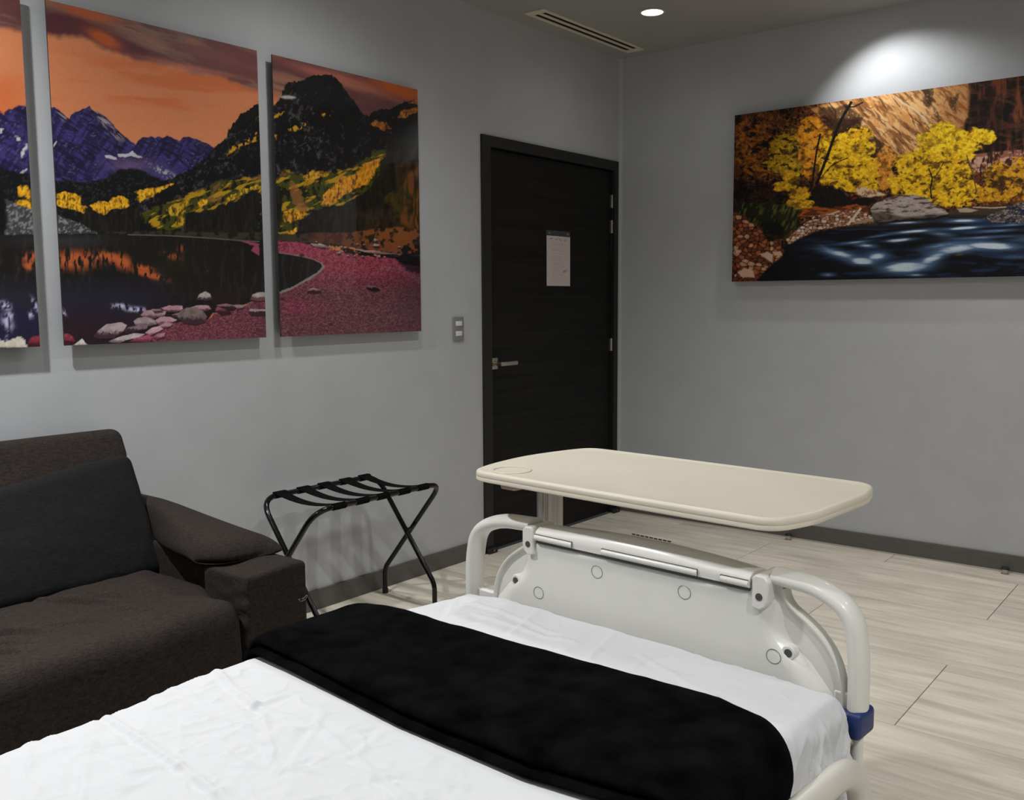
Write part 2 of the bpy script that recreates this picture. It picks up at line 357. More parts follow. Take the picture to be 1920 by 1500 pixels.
    wc = mix(wc, C_(46, 44, 42), sm(.55, .7, wv)*.6)
    wc = mix(wc, C_(38, 36, 24), np.clip(blob(x, y, 330, 500, 90, 50), 0, 1)*.6)
    wc = mix(wc, C_(52, 51, 52), np.clip(blob(x, y, 120, 452, 90, 12), 0, 1)*.7)
    wc = mix(wc, C_(36, 33, 48), sm(505, 560, y)*sm(380, 250, x)*.95); wc = mix(wc, C_(44, 27, 36), sm(565, 620, y)*sm(80, 130, x)); wc = mix(wc, C_(44, 28, 32), np.clip(blob(x, y, 400, 555, 90, 22), 0, 1)*.7)
    wc = mix(wc, C_(28, 26, 58), sm(560, 600, y)*sm(100, 60, x)*.8)
    for (bx, by, rx, ry, a) in ((140, 488, 34, 14, 0), (58, 482, 16, 7, 0), (60, 498, 16, 7, 0), (200, 482, 26, 8, 6), (230, 492, 14, 10, 20), (280, 515, 26, 5, 16), (270, 503, 14, 5, 12), (338, 466, 5, 6, 0), (322, 480, 14, 5, 15), (382, 508, 6, 6, 0)):
        m = np.clip(blob(x, y, bx, by, rx, ry, a)*1.6, 0, 1)*sm(.40, .56, fbm(x, y, 4.5, 15, 3, 145)); wc = mix(wc, C_(176, 88, 44), m*(.9 if bx < 300 else .5))
    for (bx, by, rx, ry, a) in ((224, 574, 12, 4, 0), (254, 580, 18, 4, 3), (12, 574, 8, 6, 30), (18, 592, 6, 6, 0), (14, 605, 7, 12, -30), (12, 625, 2, 14, 0), (58, 590, 4, 6, 0), (66, 572, 3, 12, -25), (0, 570, 6, 5, 0), (118, 584, 3, 7, -40)):
        wc = mix(wc, C_(176, 172, 206), np.clip(blob(x, y, bx, by, rx, ry, a)*1.4, 0, 1)*sm(.36, .55, fbm(x, y, 3.2, 7, 2, 147)))
    c = mix(c, wc, wt)
    # shore line of pale pebbles and gravel
    shore = [(450, 451), (470, 454), (486, 457), (486, 480), (470, 470), (478, 462)]
    c = mix(c, C_(140, 62, 84), pmask(x, y, shore, 1.2, 2, 6, 151))
    gr = [(519, 452), (570, 455), (596, 462), (620, 468), (660, 476), (690, 480), (750, 484), (800, 492), (800, 700), (512, 700), (516, 554), (545, 541), (560, 533), (582, 521), (600, 509), (607, 500), (603, 493), (588, 486), (560, 479), (524, 474), (518, 470)]
    gr2 = [(484, 560), (462, 572), (440, 583), (402, 588), (386, 602), (320, 606), (290, 620), (262, 646), (230, 665), (512, 665), (512, 556)]
    gm = np.maximum(pmask(x, y, gr, 1.3, 1.5, 8, 153), pmask(x, y, gr2, 1.5, 2.5, 8, 154))
    gcol = mix(np.tile(C_(104, 56, 66), (n, 1)), C_(150, 58, 82), sm(560, 480, y)); gcol = mix(gcol, C_(128, 62, 78), sm(500, 420, x)*.6)
    gcol = mix(gcol, C_(152, 56, 62), np.clip(blob(x, y, 670, 500, 90, 16, 5), 0, 1)*.6)
    gcol = mix(gcol, C_(134, 50, 76), np.clip(blob(x, y, 555, 575, 40, 16), 0, 1)*.8)
    grn = fbm(x, y, 2.6, 1.7, 2, 157); gcol = mix(gcol, C_(52, 28, 36), sm(.5, .30, grn)*.6); gcol = mix(gcol, C_(150, 104, 112), sm(.58, .80, grn)*.45)
    gcol = mix(gcol, C_(66, 38, 48), np.clip(blob(x, y, 800, 560, 60, 80), 0, 1)*.6)
    c = mix(c, gcol, gm)
    c = mix(c, C_(128, 124, 118), sm(2.6, 1.0, edist(x, y, [(524, 549), (545, 541), (560, 533), (582, 521), (600, 509), (607, 500), (603, 493)], False)+3*(fine-.5)))
    c = mix(c, C_(124, 108, 100), sm(1.6, .6, edist(x, y, [(603, 493), (588, 486), (560, 479), (524, 474)], False))*.7)
    c = mix(c, C_(118, 108, 100), sm(1.5, .4, edist(x, y, [(240, 440), (320, 442), (400, 447), (450, 451), (486, 453)], False))*.6)
    # rocks and the dark ditch behind the beach
    c = mix(c, C_(20, 19, 19), pmask(x, y, [(560, 453), (600, 458), (624, 464), (660, 466), (748, 476), (786, 474), (790, 500), (760, 496), (740, 486), (690, 480), (640, 474), (600, 464)], 1.5, 3, 8, 161)*sm(.35, .5, f2+.1))
    c = mix(c, C_(24, 18, 22), pmask(x, y, [(748, 492), (760, 480), (790, 470), (790, 512), (765, 508)], 3, 5, 8, 162)*.85)
    def rock(poly, top=(150, 140, 136), side=(56, 44, 46), s=.5, sd=171):
        nonlocal c
        xs = [p[0] for p in poly]; ys = [p[1] for p in poly]; y0, y1 = min(ys), max(ys); x0, x1 = min(xs), max(xs)
        m = pmask(x, y, poly, .7, .9, 5, sd)
        t = (y-y0)/(y1-y0)+.28*(x-x0)/(x1-x0)*0+.35*(fine-.5)
        rcx = mix(np.tile(C_(*top), (n, 1)), C_(*side), sm(s-.12, s+.16, t)); rcx = mix(rcx, C_(*[min(255, v+22) for v in top]), sm(.5, .66, f2)*(1-sm(s-.12, s, t))*.7)
        c = mix(c, C_(18, 14, 16), pmask(x, y+0, [(a+1, b+2.2) for a, b in poly], 1.2)*.8); c = mix(c, rcx, m)
    rock([(582, 457), (600, 456), (622, 464), (606, 465), (590, 462)], (158, 138, 128), (120, 96, 90)); rock([(662, 467), (700, 470), (746, 476), (720, 477), (684, 473)], (160, 136, 130), (128, 92, 92))
    rock([(698, 452), (702, 447), (708, 450), (708, 455)]); rock([(698, 462), (702, 457), (710, 458), (712, 463), (704, 465)], (150, 142, 140)); rock([(631, 474), (637, 471), (640, 476), (633, 478)])
    for (rx, ry) in ((593, 454), (670, 458), (682, 459), (748, 463), (606, 463), (640, 463), (665, 480), (680, 481), (652, 480), (710, 482)): rock([(rx-3, ry+1), (rx, ry-2), (rx+3, ry), (rx+2, ry+2)], sd=175)
    rock([(575, 548), (580, 541), (590, 539), (600, 543), (602, 548), (588, 550)], (150, 104, 108), (48, 24, 32), .45); rock([(687, 541), (690, 535), (704, 536), (713, 544), (700, 546)], (128, 84, 90), (26, 16, 20), .35)
    rock([(560, 477), (566, 475), (570, 478), (563, 480)], (70, 36, 46)); rock([(600, 477), (604, 475), (610, 478)], (70, 36, 46)); rock([(620, 605), (626, 608), (616, 609)], (50, 30, 36)); rock([(524, 555), (530, 556), (534, 560), (525, 561)], (110, 46, 60))
    rock([(368, 562), (374, 552), (385, 546), (394, 551), (398, 562), (388, 564)], (150, 146, 140), (64, 50, 56), .62)
    rock([(469, 562), (474, 552), (484, 548), (497, 548), (500, 563), (484, 565)], (156, 148, 142), (104, 62, 70), .5)
    rock([(302, 578), (316, 573), (342, 573), (343, 580), (330, 586), (312, 585)], (166, 126, 136), (84, 56, 62), .62); rock([(358, 576), (370, 572), (392, 573), (396, 580), (384, 584), (366, 582)], (160, 122, 130), (84, 54, 60), .6)
    rock([(402, 582), (408, 574), (420, 573), (430, 580), (433, 588), (415, 591)], (136, 74, 88), (56, 30, 38), .45); rock([(406, 572), (424, 569), (440, 573), (440, 581), (428, 581)], (140, 100, 106), (50, 32, 38), .4); rock([(438, 572), (460, 571), (456, 577), (444, 580)], (150, 122, 126), (90, 60, 66), .6)
    rock([(466, 584), (470, 579), (498, 580), (500, 591), (470, 591)], (158, 134, 136), (60, 34, 42), .38)
    rock([(264, 590), (272, 582), (290, 581), (312, 584), (308, 592), (284, 598), (268, 597)], (158, 126, 134), (92, 66, 72), .6); rock([(284, 580), (300, 579), (306, 584), (290, 586)], (132, 100, 108))
    rock([(250, 603), (258, 596), (274, 594), (290, 600), (294, 608), (276, 612), (254, 610)], (148, 128, 132), (100, 84, 90), .7); rock([(290, 602), (300, 594), (320, 594), (332, 600), (318, 608), (298, 610)], (176, 136, 146), (110, 76, 84), .6)
    rock([(322, 590), (338, 585), (338, 592), (326, 596)], (128, 94, 102)); rock([(296, 612), (310, 605), (324, 607), (318, 613), (302, 616)], (170, 132, 142), (110, 70, 80), .6)
    rock([(332, 594), (338, 583), (350, 577), (366, 576), (380, 582), (388, 594), (384, 604), (366, 609), (344, 606)], (108, 92, 90), (64, 42, 48), .6, 177)
    rock([(228, 622), (240, 614), (262, 609), (278, 608), (276, 616), (258, 622), (238, 625)], (120, 96, 104), (54, 36, 44), .5); rock([(272, 624), (286, 614), (300, 612), (306, 617), (292, 624), (280, 630)], (186, 148, 156), (130, 90, 98), .7)
    rock([(175, 632), (184, 620), (200, 608), (228, 604), (238, 610), (232, 620), (214, 634), (190, 635)], (158, 142, 144), (70, 44, 56), .58, 178)
    rock([(203, 641), (222, 632), (250, 625), (272, 626), (262, 632), (240, 637), (222, 643)], (176, 164, 164), (118, 100, 104), .7); rock([(242, 641), (254, 633), (276, 628), (286, 632), (282, 641)], (156, 78, 98), (116, 50, 68), .6); rock([(288, 632), (296, 626), (310, 624), (308, 632), (294, 636)], (160, 112, 122), (110, 64, 76), .6)
    rock([(116, 648), (117, 627), (126, 625), (136, 630), (141, 640), (138, 648)], (124, 44, 58), (60, 22, 30), .6); rock([(136, 648), (146, 641), (154, 635), (160, 643), (168, 648)], (190, 188, 180), (150, 140, 136), .8)
    rock([(-60, 652), (-50, 634), (-4, 636), (10, 641), (22, 636), (38, 631), (46, 638), (52, 652)], (196, 188, 172), (176, 160, 146), .9); rock([(50, 652), (56, 636), (64, 630), (80, 628), (80, 652)], (132, 40, 54), (70, 24, 32), .6)
    c = c*(.94+.12*fine[:, None])
    lu = c.mean(1, keepdims=True); return np.clip(c*KL*(lu/(lu+.006))**.9, 0, .85)

def paint_river(px, py):
    x = (px-1340)*3.26; y = (py-120)*3.26; n = len(x)
    fine = fbm(x, y, 10, None, 3, 201); f2 = fbm(x, y, 34, None, 4, 205); f3 = fbm(x, y, 90, None, 4, 209)
    leaf = fbm(x, y, 15, 12, 3, 213)
    c = mix(np.tile(C_(84, 46, 18), (n, 1)), C_(22, 14, 9), sm(.52, .40, f2*.6+fine*.4)); c = mix(c, C_(150, 88, 28), sm(.56, .70, leaf)*.75)
    c = mix(c, C_(120, 44, 22), sm(.58, .68, f3)*sm(.45, .6, fine)*.6); c = mix(c, C_(14, 10, 7), sm(300, 130, x)*sm(.60, .46, f2)*.7)
    # canyon rock, its colours brightened to carry the accent light
    cr = pmask(x, y, [(590, 270), (900, 190), (1250, 120), (1560, 90), (1590, 260), (1510, 400), (1400, 450), (1240, 560), (1100, 580), (1000, 540), (950, 480), (880, 330), (760, 330), (640, 330)], 14, 22, 60, 221)
    q1 = fbm(x*.72+y*.69, y*.72-x*.69, 120, 22, 4, 223); b1, b2, ci = worley(x*.7+y*.7+30*f2, (y*.7-x*.7)*2.4+40*fine, 74, 225)
    rc = mix(np.tile(C_(200, 136, 74), (n, 1)), C_(232, 184, 122), ci*.9); rc = mix(rc, C_(122, 72, 32), sm(.52, .36, q1)*.85); rc = mix(rc, C_(84, 46, 20), sm(.09, .02, b2)*sm(.42, .6, f2)*.7); rc = mix(rc, C_(60, 32, 14), sm(.42, .30, fbm(x*.6+y*.8, y*.6-x*.8, 60, 9, 3, 227))*.7); rc = mix(rc, C_(226, 182, 126), sm(.60, .72, fbm(x*.8+y*.6, y*.8-x*.6, 50, 12, 3, 228))*.7)
    rc = mix(rc, C_(150, 88, 36), sm(1250, 1500, x)*.6)
    c = mix(c, rc, cr)
    for poly in ([(620, 280), (820, 250), (900, 320), (880, 440), (800, 480), (700, 400)], [(925, 470), (990, 450), (1035, 490), (1020, 560), (985, 605), (950, 590)], [(1275, 140), (1335, 130), (1335, 220), (1310, 270), (1280, 240)], [(1330, 250), (1360, 270), (1400, 350), (1370, 360)], [(1430, 200), (1500, 180), (1470, 300), (1440, 280)]):
        c = mix(c, C_(52, 32, 18), pmask(x, y, poly, 10, 20, 40, 231)*.85*sm(.3, .5, fine+.12))
    c = mix(c, C_(218, 190, 150), sm(9, 2, edist(x, y, [(1110, 205), (1150, 240), (1220, 275), (1275, 330), (1330, 400)], False)+6*(fine-.5))*.9)
    # dark red cliff on the right
    cl = pmask(x, y, [(1555, 40), (2400, -80), (2400, 560), (1880, 540), (1540, 545), (1500, 420), (1540, 330)], 12, 18, 60, 241)
    k1 = fbm(x, y, 26, 120, 4, 243); k2 = fbm(x, y, 60, 14, 3, 244)
    kc = mix(np.tile(C_(48, 26, 16), (n, 1)), C_(106, 58, 30), sm(.50, .70, k1)); kc = mix(kc, C_(16, 10, 8), sm(.46, .34, k1)*.9); kc = mix(kc, C_(92, 52, 34), sm(.55, .65, k2)*.5)
    kc = mix(kc, C_(30, 18, 14), pmask(x, y, [(1560, 230), (1700, 200), (1750, 300), (1740, 520), (1600, 520)], 12, 14, 40, 246)*.6)
    c = mix(c, kc, cl)
    led = pmask(x, y, [(1540, 560), (1620, 545), (1890, 525), (2400, 500), (2400, 640), (1700, 655), (1600, 660), (1500, 690), (1480, 670), (1560, 620)], 5, 8, 30, 248)
    lc = mix(np.tile(C_(138, 86, 66), (n, 1)), C_(186, 146, 124), sm(.5, .64, fbm(x, y, 40, 12, 3, 249))); lc = mix(lc, C_(62, 34, 24), sm(.5, .38, fbm(x, y, 14, 50, 3, 250)))
    c = mix(c, lc, led)
    # foliage masses
    def leaves(bl, col, hi, sd, thr=.5, dk=(70, 44, 10), sh=.55):
        nonlocal c
        m = np.zeros(n)
        for (bx, by, rx, ry) in bl: m = np.maximum(m, np.clip(1.25-np.hypot((x-bx)/rx, (y-by)/ry), 0, 1))
        w1 = fbm(x, y, 30, 26, 3, sd+11)*24; w2 = fbm(x, y, 30, 26, 3, sd+12)*24; xx, yy = x+w1, y+w2
        a = sm(.10, .34, m*.85+(fbm(xx, yy, 40, 30, 4, sd)-.5)*1.5*np.clip(m*3, 0, 1))
        t = fbm(xx, yy, 20, 14, 4, sd+2); clump = fbm(xx, yy, 62, 44, 3, sd+7); b1, b2, ci = worley(xx, yy*1.3, 13, sd+4)
        g = mix(np.tile(C_(*col), (n, 1)), C_(*hi), sm(.46, .66, t*.6+ci*.4)); g = mix(g, C_(*dk), sm(.50, .36, t*.55+clump*.45)*min(1, sh*1.15)); g = mix(g, C_(*dk), sm(.44, .34, clump)*sh*.5)
        g = mix(g, C_(24, 16, 8), sm(.34, .25, t)*sh*.8)
        c = mix(c, g, a)
    leaves([(300, 560, 150, 120), (250, 450, 120, 120)], (120, 66, 16), (166, 98, 24), 261, sh=.9, dk=(22, 12, 6))
    leaves([(440, 520, 100, 120), (470, 640, 70, 110), (360, 600, 70, 60)], (162, 120, 16), (200, 160, 24), 263, sh=.8, dk=(44, 26, 8))
    leaves([(600, 420, 90, 90), (590, 560, 70, 130)], (196, 118, 18), (220, 150, 30), 265, sh=.7)
    leaves([(760, 560, 130, 140), (860, 520, 110, 140), (920, 660, 110, 130), (820, 680, 150, 90), (700, 660, 70, 80), (900, 440, 60, 60)], (206, 154, 14), (236, 192, 30), 267, sh=.75, dk=(92, 60, 8))
    leaves([(1050, 640, 60, 130)], (196, 120, 30), (214, 150, 60), 269)
    leaves([(1400, 440, 160, 80), (1330, 520, 120, 100), (1480, 500, 140, 90), (1600, 440, 110, 50), (1660, 450, 60, 40)], (214, 170, 14), (244, 206, 40), 271, sh=.5, dk=(110, 76, 8))
    leaves([(1240, 650, 160, 110), (1400, 660, 170, 120), (1180, 720, 120, 90), (1350, 770, 140, 80), (1470, 780, 150, 90), (1560, 800, 80, 60), (1240, 770, 90, 50)], (204, 156, 14), (234, 190, 30), 273, sh=.75, dk=(84, 54, 8))
    leaves([(1770, 720, 130, 120), (1700, 790, 110, 60), (1860, 660, 80, 90), (1950, 750, 120, 120)], (176, 120, 16), (206, 152, 26), 275, sh=.8, dk=(60, 36, 8))
    def stroke(pts, w, col=(24, 16, 10), sd=281):
        nonlocal c
        c = mix(c, C_(*col), sm(w*.5+1.5, w*.5-1.5, edist(x, y, pts, False)+3*(fine-.5)))
    c = mix(c, C_(16, 12, 9), pmask(x, y, [(560, 850), (590, 770), (640, 735), (760, 760), (800, 800), (860, 820), (1000, 815), (960, 860), (700, 880), (560, 870)], 8, 16, 30, 285)*.92)
    c = mix(c, C_(12, 9, 7), pmask(x, y, [(110, 700), (330, 720), (480, 640), (560, 700), (600, 840), (440, 870), (110, 880)], 10, 30, 50, 287)*.75)
    stroke([(835, 235), (790, 310), (755, 380), (722, 470), (690, 560), (655, 650), (622, 735)], 17); stroke([(645, 430), (622, 540), (608, 640), (596, 745)], 12); stroke([(815, 575), (760, 595), (710, 625), (655, 690)], 6)
    stroke([(700, 240), (740, 290), (735, 340)], 7, (60, 36, 18)); stroke([(905, 235), (850, 262), (800, 262)], 9); stroke([(1310, 640), (1330, 700), (1320, 760), (1325, 820)], 9); stroke([(1540, 560), (1580, 680), (1600, 780)], 7, (90, 60, 40)); stroke([(1340, 700), (1370, 660), (1400, 600)], 5); stroke([(580, 470), (600, 530)], 6, (180, 140, 96))
    leaves([(430, 750, 80, 30), (520, 800, 70, 50), (500, 850, 60, 40), (470, 690, 50, 40), (560, 860, 50, 30)], (190, 136, 16), (218, 170, 26), 289, sh=.5)
    # pale rock, banks, boulder
    c = mix(c, mix(np.tile(C_(204, 176, 146), (n, 1)), C_(140, 96, 60), sm(.52, .4, f2)), pmask(x, y, [(870, 750), (920, 755), (980, 780), (1055, 795), (1000, 810), (900, 815), (860, 790)], 5, 7, 30, 291))
    c = mix(c, mix(np.tile(C_(156, 80, 24), (n, 1)), C_(90, 44, 18), sm(.52, .4, fbm(x, y, 50, 12, 3, 293))), pmask(x, y, [(480, 900), (600, 870), (720, 880), (860, 860), (950, 880), (940, 920), (700, 925), (500, 930)], 6, 12, 30, 294))
    gr = pmask(x, y, [(115, 860), (280, 850), (430, 860), (520, 900), (520, 1000), (430, 1060), (340, 1050), (250, 980), (115, 920)], 12, 22, 30, 297)
    c = mix(c, mix(np.tile(C_(34, 34, 14), (n, 1)), C_(84, 86, 30), sm(.5, .68, fbm(x*.8+y*.3, y*.4, 10, 16, 3, 298))), gr)
    c = mix(c, C_(12, 10, 8), pmask(x, y, [(280, 970), (380, 960), (430, 1000), (410, 1070), (330, 1090), (290, 1050)], 10, 10, 20, 299)*.85)
    def pebbles(poly, s, cols, sd, asp=1.5, dk=(34, 20, 12)):
        nonlocal c
        m = pmask(x, y, poly, 5, 9, 24, sd); b1, b2, ci = worley(x, y*asp, s, sd)
        g = np.tile(C_(*cols[0]), (n, 1)); g = mix(g, C_(*cols[1]), sm(.35, .5, ci)); g = mix(g, C_(*cols[2]), sm(.72, .8, ci)); g = g*(1.15-.5*b1[:, None]); g = mix(g, C_(*dk), sm(.20, .05, b2))
        c = mix(c, g, m)
    pebbles([(430, 1075), (520, 1000), (600, 940), (740, 900), (850, 890), (970, 930), (985, 965), (830, 985), (640, 1010), (540, 1060), (470, 1110)], 26, ((150, 96, 66), (186, 138, 110), (206, 178, 158)), 301, 1.8)
    pebbles([(110, 900), (180, 930), (270, 1010), (330, 1080), (400, 1090), (420, 1150), (380, 1200), (320, 1250), (280, 1335), (110, 1335)], 34, ((110, 54, 28), (156, 84, 46), (190, 140, 104)), 303, 1.4)
    for poly in ([(270, 1160), (320, 1150), (355, 1165), (355, 1215), (330, 1200)], [(140, 1275), (180, 1245), (235, 1265), (245, 1305), (160, 1300)], [(355, 1150), (400, 1145), (415, 1170), (370, 1172)], [(125, 1130), (165, 1140), (140, 1165)]):
        c = mix(c, C_(196, 160, 136), pmask(x, y, poly, 4, 5, 16, 305))
    stroke([(815, 980), (850, 940), (890, 885)], 14, (200, 180, 156)); stroke([(700, 920), (760, 900)], 8, (190, 170, 150)); stroke([(860, 970), (975, 950)], 16, (150, 124, 100))
    # river
    rv = pmask(x, y, [(250, 1340), (300, 1270), (400, 1190), (440, 1110), (540, 1060), (620, 1020), (830, 990), (990, 968), (1150, 945), (1330, 940), (1430, 915), (1500, 880), (1640, 870), (2400, 850), (2400, 1400), (250, 1400)], 7, 8, 40, 311)
    s1 = fbm(x-y*.5, y, 170, 20, 4, 313)
    wc = np.tile(C_(14, 16, 24), (n, 1)); wc = mix(wc, C_(28, 44, 74), sm(.46, .66, s1)*sm(380, 800, x)); wc = mix(wc, C_(62, 52, 30), sm(1020, 960, y)*sm(1500, 900, x)*.8); wc = mix(wc, C_(70, 56, 26), sm(960, 900, y)*.8)
    wc = mix(wc, C_(10, 10, 14), sm(560, 380, x)*.7)
    for (bx, by, rx, ry, a, w) in ((760, 1160, 110, 22, 14, .7), (900, 1205, 70, 20, 4, 1.05), (990, 1175, 60, 24, -6, .75), (1170, 1240, 130, 30, -4, 1.1), (1330, 1190, 100, 26, -24, .8), (1480, 1130, 130, 26, -6, .9), (1690, 1112, 130, 20, 3, 1.15), (1380, 1110, 120, 14, -8, .5), (1120, 1078, 90, 9, -6, .95), (930, 1110, 60, 12, 4, .6), (1230, 1022, 120, 9, -5, .8), (1520, 1003, 90, 8, -4, 1.1), (1150, 970, 110, 7, -3, .8), (1520, 958, 90, 10, -2, .8), (1380, 1040, 70, 14, 5, .5), (1720, 1020, 110, 8, -3, .5), (690, 1288, 36, 10, 0, .5), (1230, 1290, 50, 7, 0, .6), (1850, 1180, 80, 10, 0, .3), (860, 1090, 90, 8, -6, .5), (1640, 1060, 180, 8, -3, .45), (700, 1140, 50, 10, 30, .4), (1010, 1050, 80, 6, -8, .4), (1800, 985, 80, 6, -3, .5), (2050, 1060, 160, 16, -3, .7)):
        m = blob(x, y, bx, by, rx, ry, a)*w*(.72+.95*fbm(x-y*.4, y, 90, 10, 3, 317)); wc = mix(wc, C_(92, 124, 160), np.clip(m*1.5, 0, 1)*.8); wc = mix(wc, C_(190, 204, 214), sm(.40, .95, m))
    for (bx, by, rx, ry, a) in ((1040, 1100, 70, 20, 6), (1150, 1120, 120, 24, 0), (1500, 1190, 110, 30, -6), (1260, 1055, 110, 8, -3), (1480, 1168, 40, 14, -10)):
        wc = mix(wc, C_(10, 14, 24), np.clip(blob(x, y, bx, by, rx, ry, a)*1.2, 0, 1)*.8)
    wc = mix(wc, C_(96, 84, 64), np.clip(blob(x, y, 1495, 1163, 24, 8, -6)*1.2, 0, 1)*.7)
    c = mix(c, wc, rv)
    pebbles([(1640, 950), (1700, 910), (1780, 890), (1850, 850), (2400, 820), (2400, 960), (1900, 975), (1700, 970)], 24, ((92, 84, 84), (130, 118, 112), (44, 48, 78)), 321, 2.0, (20, 18, 22))
    c = mix(c, C_(170, 150, 124), pmask(x, y, [(1480, 885), (1540, 880), (1610, 895), (1560, 908), (1500, 905)], 4, 3)*.9); stroke([(1580, 875), (1700, 880), (1780, 874)], 7, (170, 150, 130))
    bp = [(950, 885), (985, 850), (1050, 820), (1120, 806), (1200, 798), (1290, 815), (1330, 850), (1400, 890), (1428, 915), (1340, 938), (1230, 945), (1110, 952), (1000, 972), (968, 940)]
    c = mix(c, C_(26, 20, 16), pmask(x, y, [(a+4, b+16) for a, b in bp], 8, 4)*.9)
    bc = mix(np.tile(C_(158, 144, 136), (n, 1)), C_(82, 68, 60), sm(.52, .38, fbm(x-y*.3, y, 60, 12, 4, 331))); bc = mix(bc, C_(178, 166, 158), sm(.54, .66, fbm(x, y, 30, 9, 3, 333))*.7)
    low = sm(-8, 14, y-np.interp(x, [950, 1050, 1150, 1250, 1340, 1428], [900, 905, 930, 925, 915, 915])); bc = mix(bc, C_(58, 44, 36), low*.8)
    c = mix(c, bc, pmask(x, y, bp, 4, 4, 20, 335))
    c = c*(.92+.16*fine[:, None])
    lu = c.mean(1, keepdims=True); return np.clip(c*KR*(lu/(lu+.008))**.9, 0, .85)


# ------------------------------------------------------------------ materials
def nt(name):
    m = bpy.data.materials.new(name); m.use_nodes = True
    return m, m.node_tree, m.node_tree.nodes['Principled BSDF']
def pbr(name, col, rough=.5, metal=0, coat=0, spec=.5, noise=0, nscale=20, bump=0, bscale=200, stretch=(1, 1, 1), sheen=0, coatr=.05):
    m, t, b = nt(name); N = t.nodes; L = t.links
    b.inputs['Base Color'].default_value = (*col, 1); b.inputs['Roughness'].default_value = rough
    b.inputs['Metallic'].default_value = metal; b.inputs['Coat Weight'].default_value = coat; b.inputs['Coat Roughness'].default_value = coatr
    b.inputs['Specular IOR Level'].default_value = spec
    if sheen:
        b.inputs['Sheen Weight'].default_value = sheen; b.inputs['Sheen Roughness'].default_value = .45
    tc = N.new('ShaderNodeTexCoord'); mp = N.new('ShaderNodeMapping'); mp.inputs['Scale'].default_value = stretch
    L.new(tc.outputs['Object'], mp.inputs['Vector'])
    nz = N.new('ShaderNodeTexNoise'); nz.inputs['Scale'].default_value = nscale; nz.inputs['Detail'].default_value = 5
    L.new(mp.outputs[0], nz.inputs['Vector'])
    mr = N.new('ShaderNodeMapRange'); mr.inputs['From Min'].default_value = .3; mr.inputs['From Max'].default_value = .7
    mr.inputs['To Min'].default_value = 1-noise; mr.inputs['To Max'].default_value = 1+noise
    L.new(nz.outputs['Fac'], mr.inputs['Value'])
    vm = N.new('ShaderNodeVectorMath'); vm.operation = 'SCALE'; vm.inputs[0].default_value = col
    L.new(mr.outputs[0], vm.inputs['Scale']); L.new(vm.outputs[0], b.inputs['Base Color'])
    if bump:
        n2 = N.new('ShaderNodeTexNoise'); n2.inputs['Scale'].default_value = bscale; n2.inputs['Detail'].default_value = 3
        L.new(mp.outputs[0], n2.inputs['Vector'])
        bp = N.new('ShaderNodeBump'); bp.inputs['Strength'].default_value = bump; bp.inputs['Distance'].default_value = .002
        L.new(n2.outputs['Fac'], bp.inputs['Height']); L.new(bp.outputs[0], b.inputs['Normal'])
    return m
def fabric(name, c1, c2, sc=420, bump=.5, rough=.95, coarse=.12, sheen=.0):
    m, t, b = nt(name); N = t.nodes; L = t.links
    tc = N.new('ShaderNodeTexCoord')
    outs = []
    for k, s in enumerate(((1, .16, 1), (.16, 1, .3))):
        mp = N.new('ShaderNodeMapping'); mp.inputs['Scale'].default_value = s; L.new(tc.outputs['Object'], mp.inputs['Vector'])
        nz = N.new('ShaderNodeTexNoise'); nz.inputs['Scale'].default_value = sc; nz.inputs['Detail'].default_value = 3; nz.inputs['Roughness'].default_value = .7
        L.new(mp.outputs[0], nz.inputs['Vector']); outs.append(nz)
    ad = N.new('ShaderNodeMath'); ad.operation = 'ADD'; L.new(outs[0].outputs['Fac'], ad.inputs[0]); L.new(outs[1].outputs['Fac'], ad.inputs[1])
    big = N.new('ShaderNodeTexNoise'); big.inputs['Scale'].default_value = 9; big.inputs['Detail'].default_value = 4; L.new(tc.outputs['Object'], big.inputs['Vector'])
    bm_ = N.new('ShaderNodeMath'); bm_.operation = 'MULTIPLY_ADD'; bm_.inputs[1].default_value = coarse; L.new(big.outputs['Fac'], bm_.inputs[0]); L.new(ad.outputs[0], bm_.inputs[2])
    mr = N.new('ShaderNodeMapRange'); mr.inputs['From Min'].default_value = .75+coarse/2; mr.inputs['From Max'].default_value = 1.25+coarse/2
    L.new(bm_.outputs[0], mr.inputs['Value'])
    mx = N.new('ShaderNodeMix'); mx.data_type = 'RGBA'; mx.inputs[6].default_value = (*c1, 1); mx.inputs[7].default_value = (*c2, 1)
    L.new(mr.outputs[0], mx.inputs[0]); L.new(mx.outputs[2], b.inputs['Base Color'])
    b.inputs['Roughness'].default_value = rough; b.inputs['Specular IOR Level'].default_value = .2
    if sheen: b.inputs['Sheen Weight'].default_value = sheen; b.inputs['Sheen Roughness'].default_value = .5
    bp = N.new('ShaderNodeBump'); bp.inputs['Strength'].default_value = bump; bp.inputs['Distance'].default_value = .0015
    L.new(ad.outputs[0], bp.inputs['Height']); L.new(bp.outputs[0], b.inputs['Normal'])
    return m
